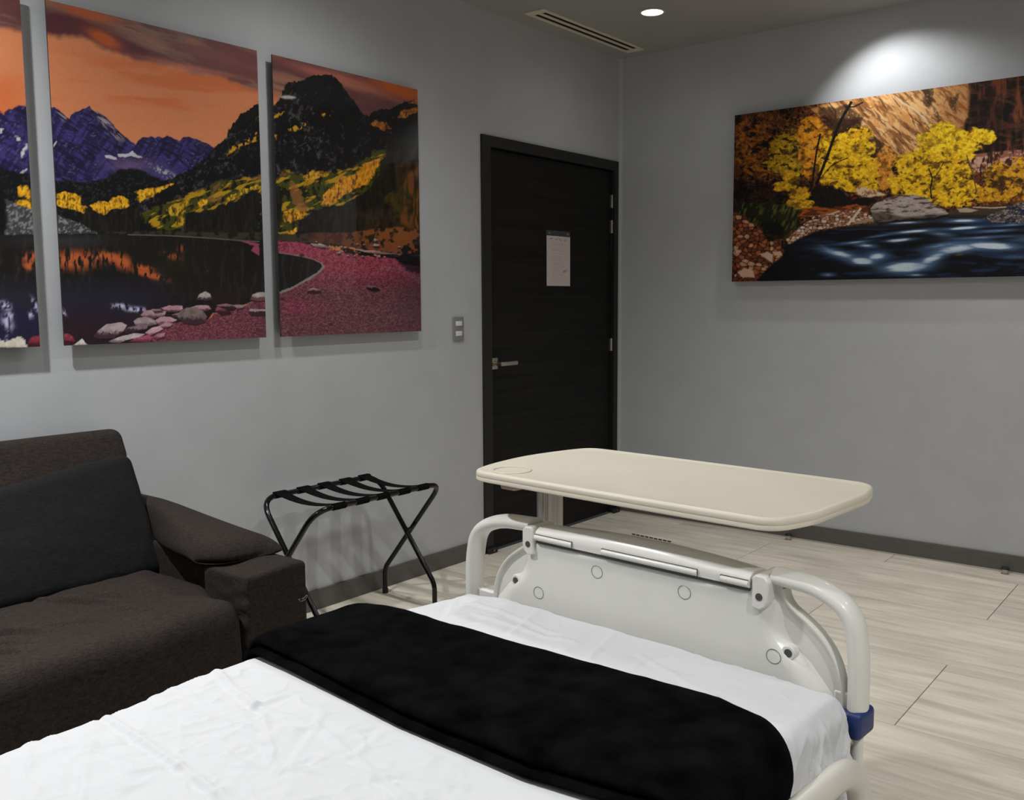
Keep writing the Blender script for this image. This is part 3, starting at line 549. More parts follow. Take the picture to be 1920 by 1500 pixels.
def tile_material():
    m, t, b = nt('wood_look_tile'); N = t.nodes; L = t.links
    tc = N.new('ShaderNodeTexCoord'); oi = N.new('ShaderNodeObjectInfo')
    sc = N.new('ShaderNodeMath'); sc.operation = 'MULTIPLY'; sc.inputs[1].default_value = 37.0; L.new(oi.outputs['Random'], sc.inputs[0])
    cb = N.new('ShaderNodeCombineXYZ'); L.new(sc.outputs[0], cb.inputs[0]); L.new(sc.outputs[0], cb.inputs[2])
    ad = N.new('ShaderNodeVectorMath'); L.new(tc.outputs['Object'], ad.inputs[0]); L.new(cb.outputs[0], ad.inputs[1])
    def nz(scale, st, det=6, dist=0.0, rough=.6):
        mp = N.new('ShaderNodeMapping'); mp.inputs['Scale'].default_value = st; L.new(ad.outputs[0], mp.inputs['Vector'])
        n = N.new('ShaderNodeTexNoise'); n.inputs['Scale'].default_value = scale; n.inputs['Detail'].default_value = det
        n.inputs['Distortion'].default_value = dist; n.inputs['Roughness'].default_value = rough
        L.new(mp.outputs[0], n.inputs['Vector']); return n
    a = nz(15, (1, .11, 1), 8, .9); c = nz(120, (1, .04, 1), 4, .2); g = nz(2.4, (1, .5, 1), 3, 1.0)
    r1 = N.new('ShaderNodeValToRGB'); e = r1.color_ramp.elements
    e[0].position = .28; e[0].color = (*lin((190, 181, 166)), 1); e[1].position = .62; e[1].color = (*lin((223, 216, 200)), 1)
    x = r1.color_ramp.elements.new(.47); x.color = (*lin((210, 202, 186)), 1)
    L.new(a.outputs['Fac'], r1.inputs[0])
    r2 = N.new('ShaderNodeMapRange'); r2.inputs['From Min'].default_value = .3; r2.inputs['From Max'].default_value = .7; r2.inputs['To Min'].default_value = .93; r2.inputs['To Max'].default_value = 1.05
    L.new(c.outputs['Fac'], r2.inputs['Value'])
    r3 = N.new('ShaderNodeMapRange'); r3.inputs['From Min'].default_value = .3; r3.inputs['From Max'].default_value = .7; r3.inputs['To Min'].default_value = .88; r3.inputs['To Max'].default_value = 1.08
    L.new(g.outputs['Fac'], r3.inputs['Value'])
    mu = N.new('ShaderNodeMath'); mu.operation = 'MULTIPLY'; L.new(r2.outputs[0], mu.inputs[0]); L.new(r3.outputs[0], mu.inputs[1])
    vm = N.new('ShaderNodeVectorMath'); vm.operation = 'SCALE'; L.new(r1.outputs[0], vm.inputs[0]); L.new(mu.outputs[0], vm.inputs['Scale'])
    L.new(vm.outputs[0], b.inputs['Base Color'])
    b.inputs['Roughness'].default_value = .48; b.inputs['Specular IOR Level'].default_value = .35
    bp = N.new('ShaderNodeBump'); bp.inputs['Strength'].default_value = .12; bp.inputs['Distance'].default_value = .001
    L.new(c.outputs['Fac'], bp.inputs['Height']); L.new(bp.outputs[0], b.inputs['Normal'])
    return m
def print_material(name, coat=1.0, rough=.35):
    m, t, b = nt(name); N = t.nodes; L = t.links
    at = N.new('ShaderNodeAttribute'); at.attribute_name = 'ink'; L.new(at.outputs['Color'], b.inputs['Base Color'])
    b.inputs['Roughness'].default_value = rough; b.inputs['Coat Weight'].default_value = coat; b.inputs['Coat Roughness'].default_value = .03
    b.inputs['Specular IOR Level'].default_value = .2
    return m
MAT = dict(
    wall=pbr('grey_wall_paint', (.455, .468, .480), .62, noise=.03, nscale=6, bump=.25, bscale=260, spec=.3),
    ceil=pbr('ceiling_paint', (.36, .355, .335), .8, noise=.02, nscale=5, bump=.1, bscale=220),
    base=pbr('baseboard_wood', lin((88, 84, 80)), .5, noise=.12, nscale=20, stretch=(1, 1, 8)),
    grout=pbr('grout', lin((112, 102, 92)), .9),
    tile=tile_material(),
    doorwood=pbr('dark_door_wood', (.0085, .0082, .0080), .6, noise=.45, nscale=14, stretch=(.12, 1, 3.2), bump=.25, bscale=60, spec=.22),
    frame=pbr('dark_door_frame', (.013, .012, .011), .45, noise=.2, nscale=10, stretch=(1, 1, .1), spec=.4),
    black=pbr('black_gloss_metal', (.003, .003, .003), .14, spec=.35),
    rubber=pbr('black_rubber', (.012, .012, .012), .7),
    strap=pbr('black_webbing', (.0035, .0035, .0035), .9, bump=.4, bscale=900, spec=.08),
    steel=pbr('brushed_steel', (.52, .49, .44), .32, metal=1, noise=.06, nscale=60),
    alu=pbr('aluminium', (.62, .60, .56), .34, metal=1, noise=.04, nscale=40, stretch=(1, 1, .05)),
    plate=pbr('grey_switch_plastic', (.22, .22, .22), .4),
    rocker=pbr('white_switch_plastic', (.7, .7, .66), .35),
    paper=print_material('notice_print', 0, .6), prints=print_material('gloss_print', .7, .4), river=print_material('satin_print', .0, .6),
    clear=pbr('dark_clear_holder', (.035, .035, .035), .15, coat=.6),
    boardedge=pbr('board_edge', (.02, .02, .021), .5),
    vent=pbr('cream_metal', (.72, .64, .50), .5, noise=.05, nscale=30),
    dark=pbr('void_shade', (.004, .004, .004), .9),  # black stands for shade in the vent slots and behind the door leaf
    sofa=fabric('sofa_fabric', lin((26, 22, 19)), lin((54, 47, 42)), 420),
    pillow=fabric('dark_pillow_fabric', lin((14, 13, 14)), lin((30, 29, 30)), 380),
    piping=fabric('sofa_piping', lin((24, 21, 18)), lin((44, 38, 34)), 600),
    thread=pbr('beige_thread', (.35, .31, .27), .8),
    sheet=pbr('white_cotton', (.625, .632, .64), .85, noise=.015, nscale=300, bump=.12, bscale=1500, spec=.2),
    fleece=pbr('black_fleece', (.0022, .0022, .0025), 1.0, noise=.95, nscale=18, bump=1.0, bscale=420, spec=.02, sheen=.008),
    mattress=pbr('mattress_vinyl', (.25, .27, .32), .5),
    plastic=pbr('bed_plastic', (.72, .71, .66), .42, noise=.02, nscale=8, coat=.30, coatr=.14, spec=.5),
    rail=pbr('rail_plastic', (.58, .555, .49), .34, noise=.03, nscale=14, bump=.04, bscale=300, coat=.2, coatr=.15),
    holeshade=pbr('hole_shade', (.06, .055, .05), .6),  # dark colour stands for shade inside the holes and the cover gap
    seam=pbr('seam_dark', (.05, .048, .044), .7),
    blue=pbr('blue_rubber', (.012, .028, .13), .45, bump=.3, bscale=500, noise=.15, nscale=120),
    table=pbr('beige_laminate', (.66, .605, .49), .42, noise=.025, nscale=9, spec=.4),
    tableedge=pbr('beige_edge', (.64, .58, .465), .38, noise=.04, nscale=14, spec=.45),
    knob=pbr('peach_plastic', (.42, .27, .19), .4),
    bedsteel=pbr('bed_steel', (.30, .30, .29), .4, metal=.4),
)
def emis(name, c, s):
    m, t, b = nt(name); b.inputs['Emission Color'].default_value = (*c, 1); b.inputs['Emission Strength'].default_value = s; b.inputs['Base Color'].default_value = (.8, .8, .8, 1); return m
MAT['lamp'] = emis('lit_diffuser', (1, .98, .94), 6.0)
MAT['ring'] = pbr('white_trim', (.5, .5, .48), .4)

# ------------------------------------------------------------------ room
XL, YN = -6.6, -4.7
DX0, DX1, DH = -1.289, -.030, 2.13
fl = thing('floor', (0, 0, 0), kind='structure')
MB().box(XL, 0, YN, 0, -.10, -.0085).build('floor_slab', MAT['grout'], fl, smooth=False)
xs = [0, -.190]
while xs[-1] > XL: xs.append(max(XL, xs[-1]-.6085))
cache = {}
for i in range(len(xs)-1):
    xa, xb = xs[i+1], xs[i]
    y = (-1.08 if i % 2 == 1 else -1.68)+2.4
    while y > YN:
        y1 = min(y, 0); y0 = max(y-1.2, YN); y -= 1.2
        if y0 >= 0: continue
        if y1-y0 < .01: continue
        key = (round(xb-xa, 3), round(y1-y0, 3))
        if key not in cache:
            w, l = (xb-xa)/2-.0017, (y1-y0)/2-.0014
            o = MB().box(-w, w, -l, l, -.0085, 0).build('floor_tile', MAT['tile'], fl, local=True, smooth=False, bevel=.0009, bseg=1); cache[key] = o
        else:
            o = cache[key].copy(); COL.objects.link(o); o.parent = fl
        o.location = ((xa+xb)/2, (y0+y1)/2, 0)
wl = MB().box(XL, DX0, 0, .12, 0, H).box(DX1, .12, 0, .12, 0, H).box(DX0, DX1, 0, .12, DH, H).box(DX0-.001, DX1+.001, .10, .12, 0, DH)
wl.build('wall_left', MAT['wall'], smooth=False)['kind'] = 'structure'
MB().box(0, .12, YN, 0, 0, H).build('wall_right', MAT['wall'], smooth=False)['kind'] = 'structure'
MB().box(XL-.12, XL, YN, 0, 0, H).build('wall_behind', MAT['wall'], smooth=False)['kind'] = 'structure'
MB().box(XL-.12, .12, YN-.12, YN, 0, H).build('wall_near', MAT['wall'], smooth=False)['kind'] = 'structure'
MB().box(XL-.12, .12, YN-.12, .12, H, H+.1).build('ceiling', MAT['ceil'], smooth=False)['kind'] = 'structure'
BH = .0865
MB().box(XL, DX0, -.013, 0, 0, BH).build('baseboard_left', MAT['base'], smooth=False, bevel=.002)['kind'] = 'structure'
MB().box(-.013, 0, YN, -.0, 0, BH).build('baseboard_right', MAT['base'], smooth=False, bevel=.002)['kind'] = 'structure'
MB().box(-.0175, -.013, YN, 0, 0, .007).build('trim_2', pbr('sealant', (.42, .39, .34), .5), smooth=False)['kind'] = 'structure'
# quarter-round bead where the two walls meet
q = [(-.017, .0), (0, 0), (0, -.017)]+[(-.017+.017*math.sin(t), -.017+.0+.017*(1-math.cos(t))-.0) for t in ()]
arc = [(-.020*(1-math.sin(t)), -.020*(1-math.cos(t))) for t in np.linspace(0, math.pi/2, 7)]
MB().prism([(0, 0)]+arc, lambda a, b: (a, b, BH), lambda a, b: (a, b, H)).build('trim_1', MAT['wall'])['kind'] = 'structure'

# ------------------------------------------------------------------ door
dr = thing('door_1', ((DX0+DX1)/2, 0, 0), kind='structure')
FW = .066
fr = MB()
fr.box(DX0, DX0+FW, -.012, .09, 0, DH).box(DX1-.045, DX1, -.012, .09, 0, DH).box(DX0+FW, DX1-.045, -.012, .09, DH-.055, DH)
fr.build('door_frame', MAT['frame'], dr, smooth=False, bevel=.002)
lx0, lx1 = DX0+FW+.003, DX1-.045-.004
leaf = MB().box(lx0, lx1, .012, .055, .008, DH-.055-.006).build('door_leaf', MAT['doorwood'], dr, smooth=False, bevel=.0015)
MB().box(DX0+.01, DX1-.01, .06, .10, 0, DH-.01).build('rebate', MAT['dark'], dr, smooth=False)
for zc in (1.894, 1.745, 1.039):
    hg = MB(); hg.cyl((lx1+.002, .004, zc-.038), (lx1+.002, .004, zc+.038), .0062, 12); hg.box(lx1-.012, lx1+.002, .004, .0125, zc-.038, zc+.038)
    hg.build('hinge', MAT['steel'], dr)
hx, hz = -1.190, .984
MB().rbox(hx-.030, hx+.030, .003, .0125, hz-.030, hz+.030, .003, (1, 1, 1)).build('handle_plate', MAT['steel'], leaf)
lv = MB(); lv.cyl((hx+.004, .006, hz), (hx+.004, -.045, hz), .011, 16); lv.rbox(hx-.006, hx+.128, -.054, -.040, hz-.011, hz+.011, .004, (2, 1, 1), 2)
lv.build('lever', MAT['steel'], leaf)
MB().cyl((hx-.015, .006, hz-.003), (hx-.015, -.006, hz-.003), .010, 16).build('lock_cylinder', pbr('brass', (.42, .25, .13), .3, metal=1), leaf)
for fx in (DX0+.040, DX1-.030):
    ft = MB(); ft.rbox(fx-.035, fx+.035, -.034, -.0125, 0, .028, .006, (1, 1, 1), 2); ft.build('frame_foot', MAT['rubber'], dr)
    MB().cyl((fx, -.033, .016), (fx, -.038, .016), .006, 12).build('foot_screw', pbr('copper', (.5, .22, .16), .35, metal=1), dr)

# ------------------------------------------------------------------ notice on door
nx0, nx1, nz0, nz1 = -.729, -.507, 1.388, 1.662
nt_ = thing('door_notice', ((nx0+nx1)/2, .012, nz0), label='white printed notice sheet in a clear holder on the dark door', cat='notice')
MB().box(nx0-.003, nx1+.003, .0085, .0118, nz0-.003, nz1+.030).build('sheet_holder', MAT['clear'], nt_, smooth=False)
for sx in (nx0+.022, nx1-.022):
    MB().cyl((sx, .009, nz1+.014), (sx, .0055, nz1+.014), .006, 12).build('screw', MAT['steel'], nt_)
def grid_print(name, parent, mat, org, ax, ay, w, h, nx, ny, colfn, kind=None):
    """flat printed sheet: fine grid with an 'ink' colour per vertex"""
    u = np.linspace(0, 1, nx+1); v = np.linspace(0, 1, ny+1); U, V = np.meshgrid(u, v)
    P = np.array(org)[None]+U.reshape(-1, 1)*w*np.array(ax)[None]+V.reshape(-1, 1)*h*np.array(ay)[None]
    c = colfn(P, U.ravel(), V.ravel())
    Mi = np.array(FR[parent.name].inverted()); L_ = P@Mi[:3, :3].T+Mi[:3, 3]
    me = bpy.data.meshes.new(name); nv = len(P); me.vertices.add(nv); me.vertices.foreach_set('co', L_.astype(np.float32).ravel())
    i = np.arange(nx); j = np.arange(ny); I, J = np.meshgrid(i, j); a = (J*(nx+1)+I).ravel()
    q = np.stack([a, a+1, a+nx+2, a+nx+1], 1).astype(np.int32); nf = len(q)
    me.loops.add(nf*4); me.loops.foreach_set('vertex_index', q.ravel())
    me.polygons.add(nf); me.polygons.foreach_set('loop_start', np.arange(nf, dtype=np.int32)*4)
    me.update(calc_edges=True)
    at = me.color_attributes.new('ink', 'FLOAT_COLOR', 'POINT')
    at.data.foreach_set('color', np.concatenate([c, np.ones((nv, 1))], 1).astype(np.float32).ravel())
    me.materials.append(mat)
    o = bpy.data.objects.new(name, me); COL.objects.link(o); o.parent = parent; FR[o.name] = FR[parent.name]
    return o
def paper_ink(P, u, v):
    y = 1-v; c = np.tile(np.array([.62, .54, .53]), (len(u), 1))
    row = np.floor(y*36); inrow = (np.abs(y*36-row-.5) < .27)
    r0 = _hash(row, row*0+3, 4); body = (y > .12) & (y < .93) & (u > .22+.02*(r0 > .5)) & (u < .55+.3*_hash(row, row*0, 8)) & inrow & (r0 > .16)
    letters = fbm(u, y, .022, .03, 2, 3) > .42
    c = mix(c, (.26, .24, .24), (body & letters)*.55*(.5+.5*r0))
    for k, bx in enumerate((.20, .40, .57, .78)):
        m = blob(u, y, bx, .058+.006*k, .055, .014, (-8, 0, 25, -5)[k]); c = mix(c, (.10, .12, .12), np.clip(m*1.2*(fbm(u, y, .03, .02, 2, k) > .4), 0, 1)*.8)
    c = mix(c, (.09, .13, .13), np.clip(blob(u, y, .77, .70, .08, .016, -12)*1.3, 0, 1)*.75)
    return c
grid_print('printed_sheet', nt_, MAT['paper'], (nx0, .0078, nz0), (1, 0, 0), (0, 0, 1), nx1-nx0, nz1-nz0, 120, 180, paper_ink)

# ------------------------------------------------------------------ light switch
sw = thing('light_switch', (-1.473, 0, 1.171), label='grey wall plate with two white rocker switches left of the door', cat='light switch')
MB().rbox(-1.511, -1.435, -.009, 0, 1.112, 1.230, .0085, (2, 1, 2), 3).build('plate', MAT['plate'], sw)
for zc in (1.197, 1.148):
    MB().rbox(-1.496, -1.452, -.013, -.006, zc-.012, zc+.012, .003, (1, 1, 1), 2).build('rocker', MAT['rocker'], sw)

# ------------------------------------------------------------------ pictures
def board(name, label, group, fn, x0, x1, z0, z1, t, nx, ny, axis='x', cat='picture'):
    if axis == 'x':
        o = thing(name, ((x0+x1)/2, 0, z0), label=label, cat=cat, group=group)
        MB().box(x0, x1, -t+.0006, -t+.006, z0, z1).build('backing_board', MAT['boardedge'], o, smooth=False)
        for sx in (x0+.12, x1-.12): MB().box(sx-.02, sx+.02, -t+.0058, 0, z1-.16, z1-.10).build('hanger', MAT['steel'], o, smooth=False)
        grid_print('printed_face', o, MAT['prints'], (x0, -t, z0), (1, 0, 0), (0, 0, 1), x1-x0, z1-z0, nx, ny, fn)
    else:
        o = thing(name, (0, (x0+x1)/2, z0), label=label, cat=cat, group=group)
        MB().box(-t+.0006, -t+.006, x1, x0, z0, z1).build('backing_board', MAT['boardedge'], o, smooth=False)
        for sx in (x0-.2, x1+.2): MB().box(-t+.0058, 0, sx-.02, sx+.02, z1-.16, z1-.10).build('hanger', MAT['steel'], o, smooth=False)
        grid_print('printed_face', o, MAT['river'], (-t, x0, z0), (0, -1, 0), (0, 0, 1), x0-x1, z1-z0, nx, ny, fn)
    return o
T_ = .036; ZB, ZT = 1.169, 2.259
# fixed drawing coordinates of the prints: (along the wall, height) -> sheet units of the drawing functions
SHEET_LAKE = ((315.43866, -18.943751, 1167.5861), (73.608809, -312.7053, 958.21909), (0.13239625, -0.01788465, 1))
SHEET_RIVER = ((-132.95419, -18.991722, 1150.5769), (61.580611, -313.49715, 959.32029), (0.10663461, -0.017929939, 1))
def design(P, k=0, M=SHEET_LAKE):
    q = np.stack([P[:, k], P[:, 2], np.ones(len(P))], 1) @ np.array(M).T
    return q[:, 0]/q[:, 2], q[:, 1]/q[:, 2]
G = 'three panels of one mountain lake photograph'
board('picture_panel', 'mountain lake panel cut by the left frame edge, purple peaks', None, lambda P, u, v: paint_lake(*design(P)), -4.309, -3.5086, ZB, ZT, T_, 150, 210)
board('picture_panel', 'widest-seen middle panel with purple peaks, orange sky and lake', None, lambda P, u, v: paint_lake(*design(P)), -3.4296, -2.633, ZB, ZT, T_, 400, 540)
board('picture_panel', 'right panel with dark rocky peak and pink gravel shore', None, lambda P, u, v: paint_lake(*design(P)), -2.5633, -1.7641, ZB, ZT, T_, 330, 500)
for o in list(COL.objects):
    if o.name.startswith('picture_panel'): o['group'] = G
board('river_picture', 'wide picture of yellow autumn trees beside a blue rushing river', None, lambda P, u, v: paint_river(*design(P, 1, SHEET_RIVER)), -.7651, -2.372, 1.4047, 2.3042, .048, 620, 360, 'y')

# ------------------------------------------------------------------ ceiling fixtures
av = thing('ceiling_air_vent', (-.596, -.178, H), label='long cream slot air diffuser in the ceiling above the door', cat='air vent')
vx0, vx1, vy0, vy1 = -1.082, -.110, -.234, -.118
vf = MB(); z0, z1 = H-.006, H
ya = (vy0+.020, vy0+.048, vy1-.048, vy1-.020)
vf.box(vx0, vx1, vy0, ya[0], z0, z1).box(vx0, vx1, ya[3], vy1, z0, z1).box(vx0, vx0+.05, ya[0], ya[3], z0, z1).box(vx1-.05, vx1, ya[0], ya[3], z0, z1)
vf.build('vent_frame', MAT['vent'], av, smooth=False, bevel=.0015)
MB().box(vx0+.05, vx1-.05, ya[1], ya[2], z0+.0005, z1).build('blade', MAT['vent'], av, smooth=False, bevel=.0015)
MB().box(vx0+.045, vx1-.045, ya[0]-.002, ya[3]+.002, H-.0015, H-.0003).build('slot_shade', MAT['dark'], av, smooth=False)  # flat black sheet in place of the slots' shaded depth
LB = ['lit round ceiling downlight near the door corner, in front of the slot vent', 'round ceiling downlight seen at the top frame edge by the right wall']
def downlight(x, y, label, group='recessed ceiling downlights'):
    o = thing('ceiling_downlight', (x, y, H), label=label, cat='ceiling light', group=group)
    pr = [(.052, -.0005), (.064, -.0005), (.066, -.003), (.062, -.006), (.054, -.006), (.052, -.0005)]
    MB().lathe((0, 0, 0), pr, 36).build('trim_ring', MAT['ring'], o, local=True)
    MB().lathe((0, 0, 0), [(.0535, -.0005), (.0535, -.0035), (.0, -.0035)], 36).build('diffuser', MAT['lamp'], o, local=True)
    return o
downlight(LIGHTS[0][0], LIGHTS[0][1], LB[0])
downlight(ACCENT[0], ACCENT[1], LB[1])
WH = ['above the bed foot by the right wall', 'above the luggage rack by the left wall', 'added unseen before the luggage rack to light the left wall', 'above the sofa by the left wall',
      'above the head of the bed', 'added unseen near the near wall beyond the bed side', 'added unseen near the near wall behind the camera', 'added unseen behind the head of the bed', 'added unseen in the far left corner behind the sofa']
for (x, y, *_r2), wh in zip(LIGHTS[1:], WH):
    downlight(x, y, 'recessed round ceiling downlight '+wh)

# ------------------------------------------------------------------ black door stops on the floor by the right wall
for (x, y, lb) in ((-.052, -1.129, 'small metal floor stop at the right wall, just below the table corner'), (-.047, -2.197, 'small metal floor stop at the right wall, near the right frame edge')):
    st = thing('floor_stop', (x, y, 0), label=lb, cat='door stop', group='metal floor stops along the right wall')
    MB().lathe((0, 0, 0), [(.0001, 0), (.0165, 0), (.0165, .003), (.0125, .005), (.0125, .024), (.0001, .024)], 20).build('stem', MAT['steel'], st, local=True)
    MB().lathe((0, 0, .024), [(.0001, 0), (.0185, 0), (.0190, .004), (.0160, .0085), (.0001, .0095)], 20).build('cap', MAT['rubber'], st, local=True)

# ------------------------------------------------------------------ sofa
SX = -3.235                          # outer face of the right arm
sofa = thing('sofa', (-4.25, -.5, 0), label='dark brown-grey fabric sofa against the left wall under the panels', cat='sofa')
def soft(amp, s, seed, ax=2):
    def fn(V):
        V = V.copy(); n_ = (fbm(V[:, 0]*1000, V[:, 1]*1000+V[:, 2]*300, s, None, 3, seed)-.5)*2*amp
        V[:, ax] += n_; return V
    return fn
MB().rbox(-5.02, SX-.205, -.93, -.06, .055, .32, .02, (8, 6, 3)).build('base', MAT['sofa'], sofa)
for lx in (-4.9, -3.36):
    for ly in (-.86, -.14):
        MB().cyl((lx, ly, 0), (lx, ly, .06), .022, 14).build('leg', MAT['rubber'], sofa)
def seatfn(V):
    V = V.copy(); x, y, z = V[:, 0].copy(), V[:, 1].copy(), V[:, 2].copy()
    top = sm(.36, .46, z)
    V[:, 2] += top*(.016*np.cos(np.clip((x+3.93)/1.2, -1.4, 1.4))+.012*np.exp(-((y+.95)/.12)**2)-.003*np.exp(-((x+3.445)/.02)**2)+.010*sm(-3.8,-3.5,x))
    # front bulge and sagging wrinkles
    V[:, 1] -= .012*sm(-.80, -1.0, y)*np.sin(np.clip((z-.17)/.28, 0, 1)*math.pi)
    for (cx, cy, L, wd, a, h) in ((-3.62, -.62, .10, .012, 62, .006), (-3.70, -.58, .12, .010, 60, .007), (-3.94, -.66, .13, .011, 52, .008), (-4.02, -.80, .09, .010, 50, .007), (-3.98, -.74, .10, .008, 55, .005), (-3.55, -.70, .08, .010, 58, .004), (-3.66, -.76, .10, .014, 60, .004), (-4.1, -.70, .10, .012, 50, .006), (-3.80, -.74, .12, .012, 48, .004)):
        t = math.radians(-a); dx = x-cx; dy = y-cy; u = dx*math.cos(t)+dy*math.sin(t); v = -dx*math.sin(t)+dy*math.cos(t)
        V[:, 2] += top*1.5*h*np.exp(-(u/L)**2)*(np.exp(-((v-wd)/wd)**2)-1.2*np.exp(-((v+wd*.6)/wd)**2))
    V[:, 2] += top*.006*(fbm(x*1000, y*1000, 120, None, 3, 5)-.5)*2
    m = sm(.25, .3, z)
    # rounded front right corner of the cushion
    q = sm(-.86, -1.02, y)*sm(-3.60, -3.44, x); V[:, 0] -= q*.006; V[:, 0] += .058*sm(-.88, -.74, y)*np.clip((x+3.62)/.17, 0, 1)
    return V
sc_ = MB().rbox(-5.02, SX-.2085, -1.0, -.12, .19, .470, .045, (290, 130, 8), 6, fn=seatfn).build('seat_cushion', MAT['sofa'], sofa, angle=80)
MB().rbox(-5.02, SX-.207, -.972, -.93, .06, .186, .012, (8, 2, 2)).build('front_rail', MAT['sofa'], sofa)
# right arm
def armfn(V):
    V = V.copy(); V[:, 2] += .004*np.sin(V[:, 0]*30)*sm(.5, .58, V[:, 2]); 
    s = sm(-3.40, -3.445, V[:, 0])*sm(-.75, -.99, V[:, 1])
    V[:, 0] += .060*sm(-.805, -.755, V[:, 1])*np.clip((-3.235-V[:, 0])/.2, 0, 1)
    V[:, 0] += s*.0045*np.sin(V[:, 2]*130+2*np.sin(V[:, 1]*40))*sm(.60, .50, V[:, 2]+0)
    return V
arm = MB().rbox(SX-.207, SX, -1.0, -.07, .05, .572, .014, (12, 30, 40), 4, fn=armfn).build('armrest', MAT['sofa'], sofa, angle=70)
MB().tube([(SX-.205, -.81, .30), (SX-.2055, -.808, .44), (SX-.204, -.805, .53), (SX-.199, -.80, .571)], .0026, 8).build('piping', MAT['piping'], arm)
# little worn embroidered mark on the front of the arm
em = MB(); ex, ez = SX-.036, .462
for (a, b, c_, d_) in ((0, .004, .007, .004), (.0035, .004, .005, -.003), (.010, -.004, .013, -.003), (.013, .001, .017, .005), (.017, .005, .019, .001), (.019, .001, .023, .006), (.023, .006, .031, .009), (.027, .000, .031, .005), (.013, -.004, .026, -.002)):
    em.tube([(ex+a, -1.0015, ez+b), (ex+c_, -1.0015, ez+d_)], .0008, 5)
em.build('embroidered_mark', MAT['thread'], arm)
# arm pad: saddle shaped cushion laid over the arm
def padmesh():
    nu, nv = 46, 30; V = []; F = []
    prof_y = [-.06, -.15, -.30, -.50, -.70, -.82, -.90, -.945]; top = [.655, .668, .668, .655, .640, .632, .626, .618]
    def sec(t, s):
        """t along y, s round the section (closed)"""
        y = -.07-(.865)*t
        inn = -3.478+.012*math.sin(t*6)
        # inner edge sweeps forward to the outer front corner
        outx = SX+.004
        tz = np.interp(-y, [-a for a in prof_y], top)
        return y, inn, outx, tz
    for i in range(nu+1):
        t = i/nu; te = math.sin(t*math.pi/2)
        for k in range(nv):
            a = 2*math.pi*k/nv
            cx, cz = math.cos(a), math.sin(a)
            sx = math.copysign(abs(cx)**.55, cx); sz = math.copysign(abs(cz)**.75, cz)
            wfrac = (sx+1)/2                      # 0 inner, 1 outer
            yend = -float(np.interp(wfrac, [0, .05, .12, .25, .75, 1], [.790, .828, .855, .876, .878, .896]))
            y = -.075+(yend+.075)*t
            tz = float(np.interp(-y, [-b for b in prof_y], top)); bz = .5755
            endr = math.sqrt(max(0, 1-max(0, (t-.90)/.10)**2)) if t > .90 else 1
            backr = math.sqrt(max(0, 1-max(0, (.04-t)/.04)**2)) if t < .04 else 1
            er = max(.02, min(endr, backr))
            inner = float(np.interp(-y, [.07, .39, .52, .655, .78, .9], [-3.352, -3.358, -3.402, -3.438, -3.462, -3.462])); outer = SX+.006
            x = inner+(outer-inner)*wfrac
            mid = (tz+bz)/2; half = (tz-bz)/2*er
            z = bz+(sz+1)/2*(tz-bz)*(1-.16*abs(sx)**3)*er
            # inner flank droops over the arm side
            z -= .030*max(0, 1-wfrac/.13)*er*(.4+.6*math.sin(min(1, t*1.15)*math.pi))
            z += .008*math.exp(-((x+3.35)/.06)**2)*(1 if cz > 0 else 0)*er
            V.append((x, y, z))
        
    for i in range(nu):
        for k in range(nv):
            k2 = (k+1) % nv; F.append((i*nv+k, i*nv+k2, (i+1)*nv+k2, (i+1)*nv+k))
    F.append(tuple(range(nv))[::-1]); F.append(tuple(nu*nv+k for k in range(nv)))
    return V, F
pv, pf = padmesh(); MB().add(pv, pf).build('arm_pad', MAT['sofa'], sofa, angle=60, subsurf=1)
# back: base block, dark loose cushion, tilted head cushion
MB().rbox(-5.02, -3.37, -.17, -.03, .30, .74, .03, (8, 2, 4), fn=soft(.003, 200, 3, 1)).build('back_frame', MAT['sofa'], sofa)
def slab(x0, x1, pb, pt, th, nx=90, nz=60, r=.045, puff=.02, seed=9, wr=.004):
    """cushion leaning between bottom point pb=(y,z) and top point pt=(y,z)"""
    L = math.hypot(pt[0]-pb[0], pt[1]-pb[1]); dy, dz = (pt[0]-pb[0])/L, (pt[1]-pb[1])/L
    def fn(V):
        V = V.copy(); x, h, w = V[:, 0].copy(), V[:, 2].copy(), V[:, 1].copy()     # w thickness axis 0..th front = 0
        u = (x-x0)/(x1-x0); v = h/L
        fr = 1-w/th
        e = np.sin(np.clip(u, 0, 1)*math.pi)**.35*np.sin(np.clip(v, 0, 1)*math.pi)**.35
        w = w-fr*puff*e
        w = w+fr*wr*(fbm(x*1000, h*1000, 140, None, 3, seed)-.5)*2
        V[:, 0] = x; V[:, 1] = pb[0]+dy*h+dz*w; V[:, 2] = pb[1]+dz*h-dy*w
        return V
    return MB().rbox(x0, x1, 0, th, 0, L, r, (nx, 4, nz), 5, fn=fn)
def edgewarp(mb, f):
    mb.v = [f(v) for v in mb.v]; return mb
def hw(V):
    V = V.copy(); t = sm(-3.45, -3.27, V[:, 0]); V[:, 0] -= .035*sm(.81, .72, V[:, 2])*t; return V
edgewarp(slab(-4.32, -3.285, (-.225, .66), (-.115, .900), .11, r=.04, puff=.006, seed=15, wr=.003), hw).build('head_cushion', MAT['sofa'], sofa, angle=80)
slab(-5.02, -4.335, (-.225, .66), (-.115, .900), .11, 50, 30, r=.04, puff=.006, seed=16, wr=.003).build('head_cushion', MAT['sofa'], sofa, angle=80)
def pillow_warp(V):
    V = V.copy(); u = sm(-3.55, -3.34, V[:, 0]); v = V[:, 2]
    V[:, 0] += .02*sm(.6, .47, v)*sm(-3.5, -3.36, V[:, 0])
    V[:, 2] -= .058*sm(-3.36, -3.90, V[:, 0])*sm(.55, .80, v)
    V[:, 1] += .0*u
    return V
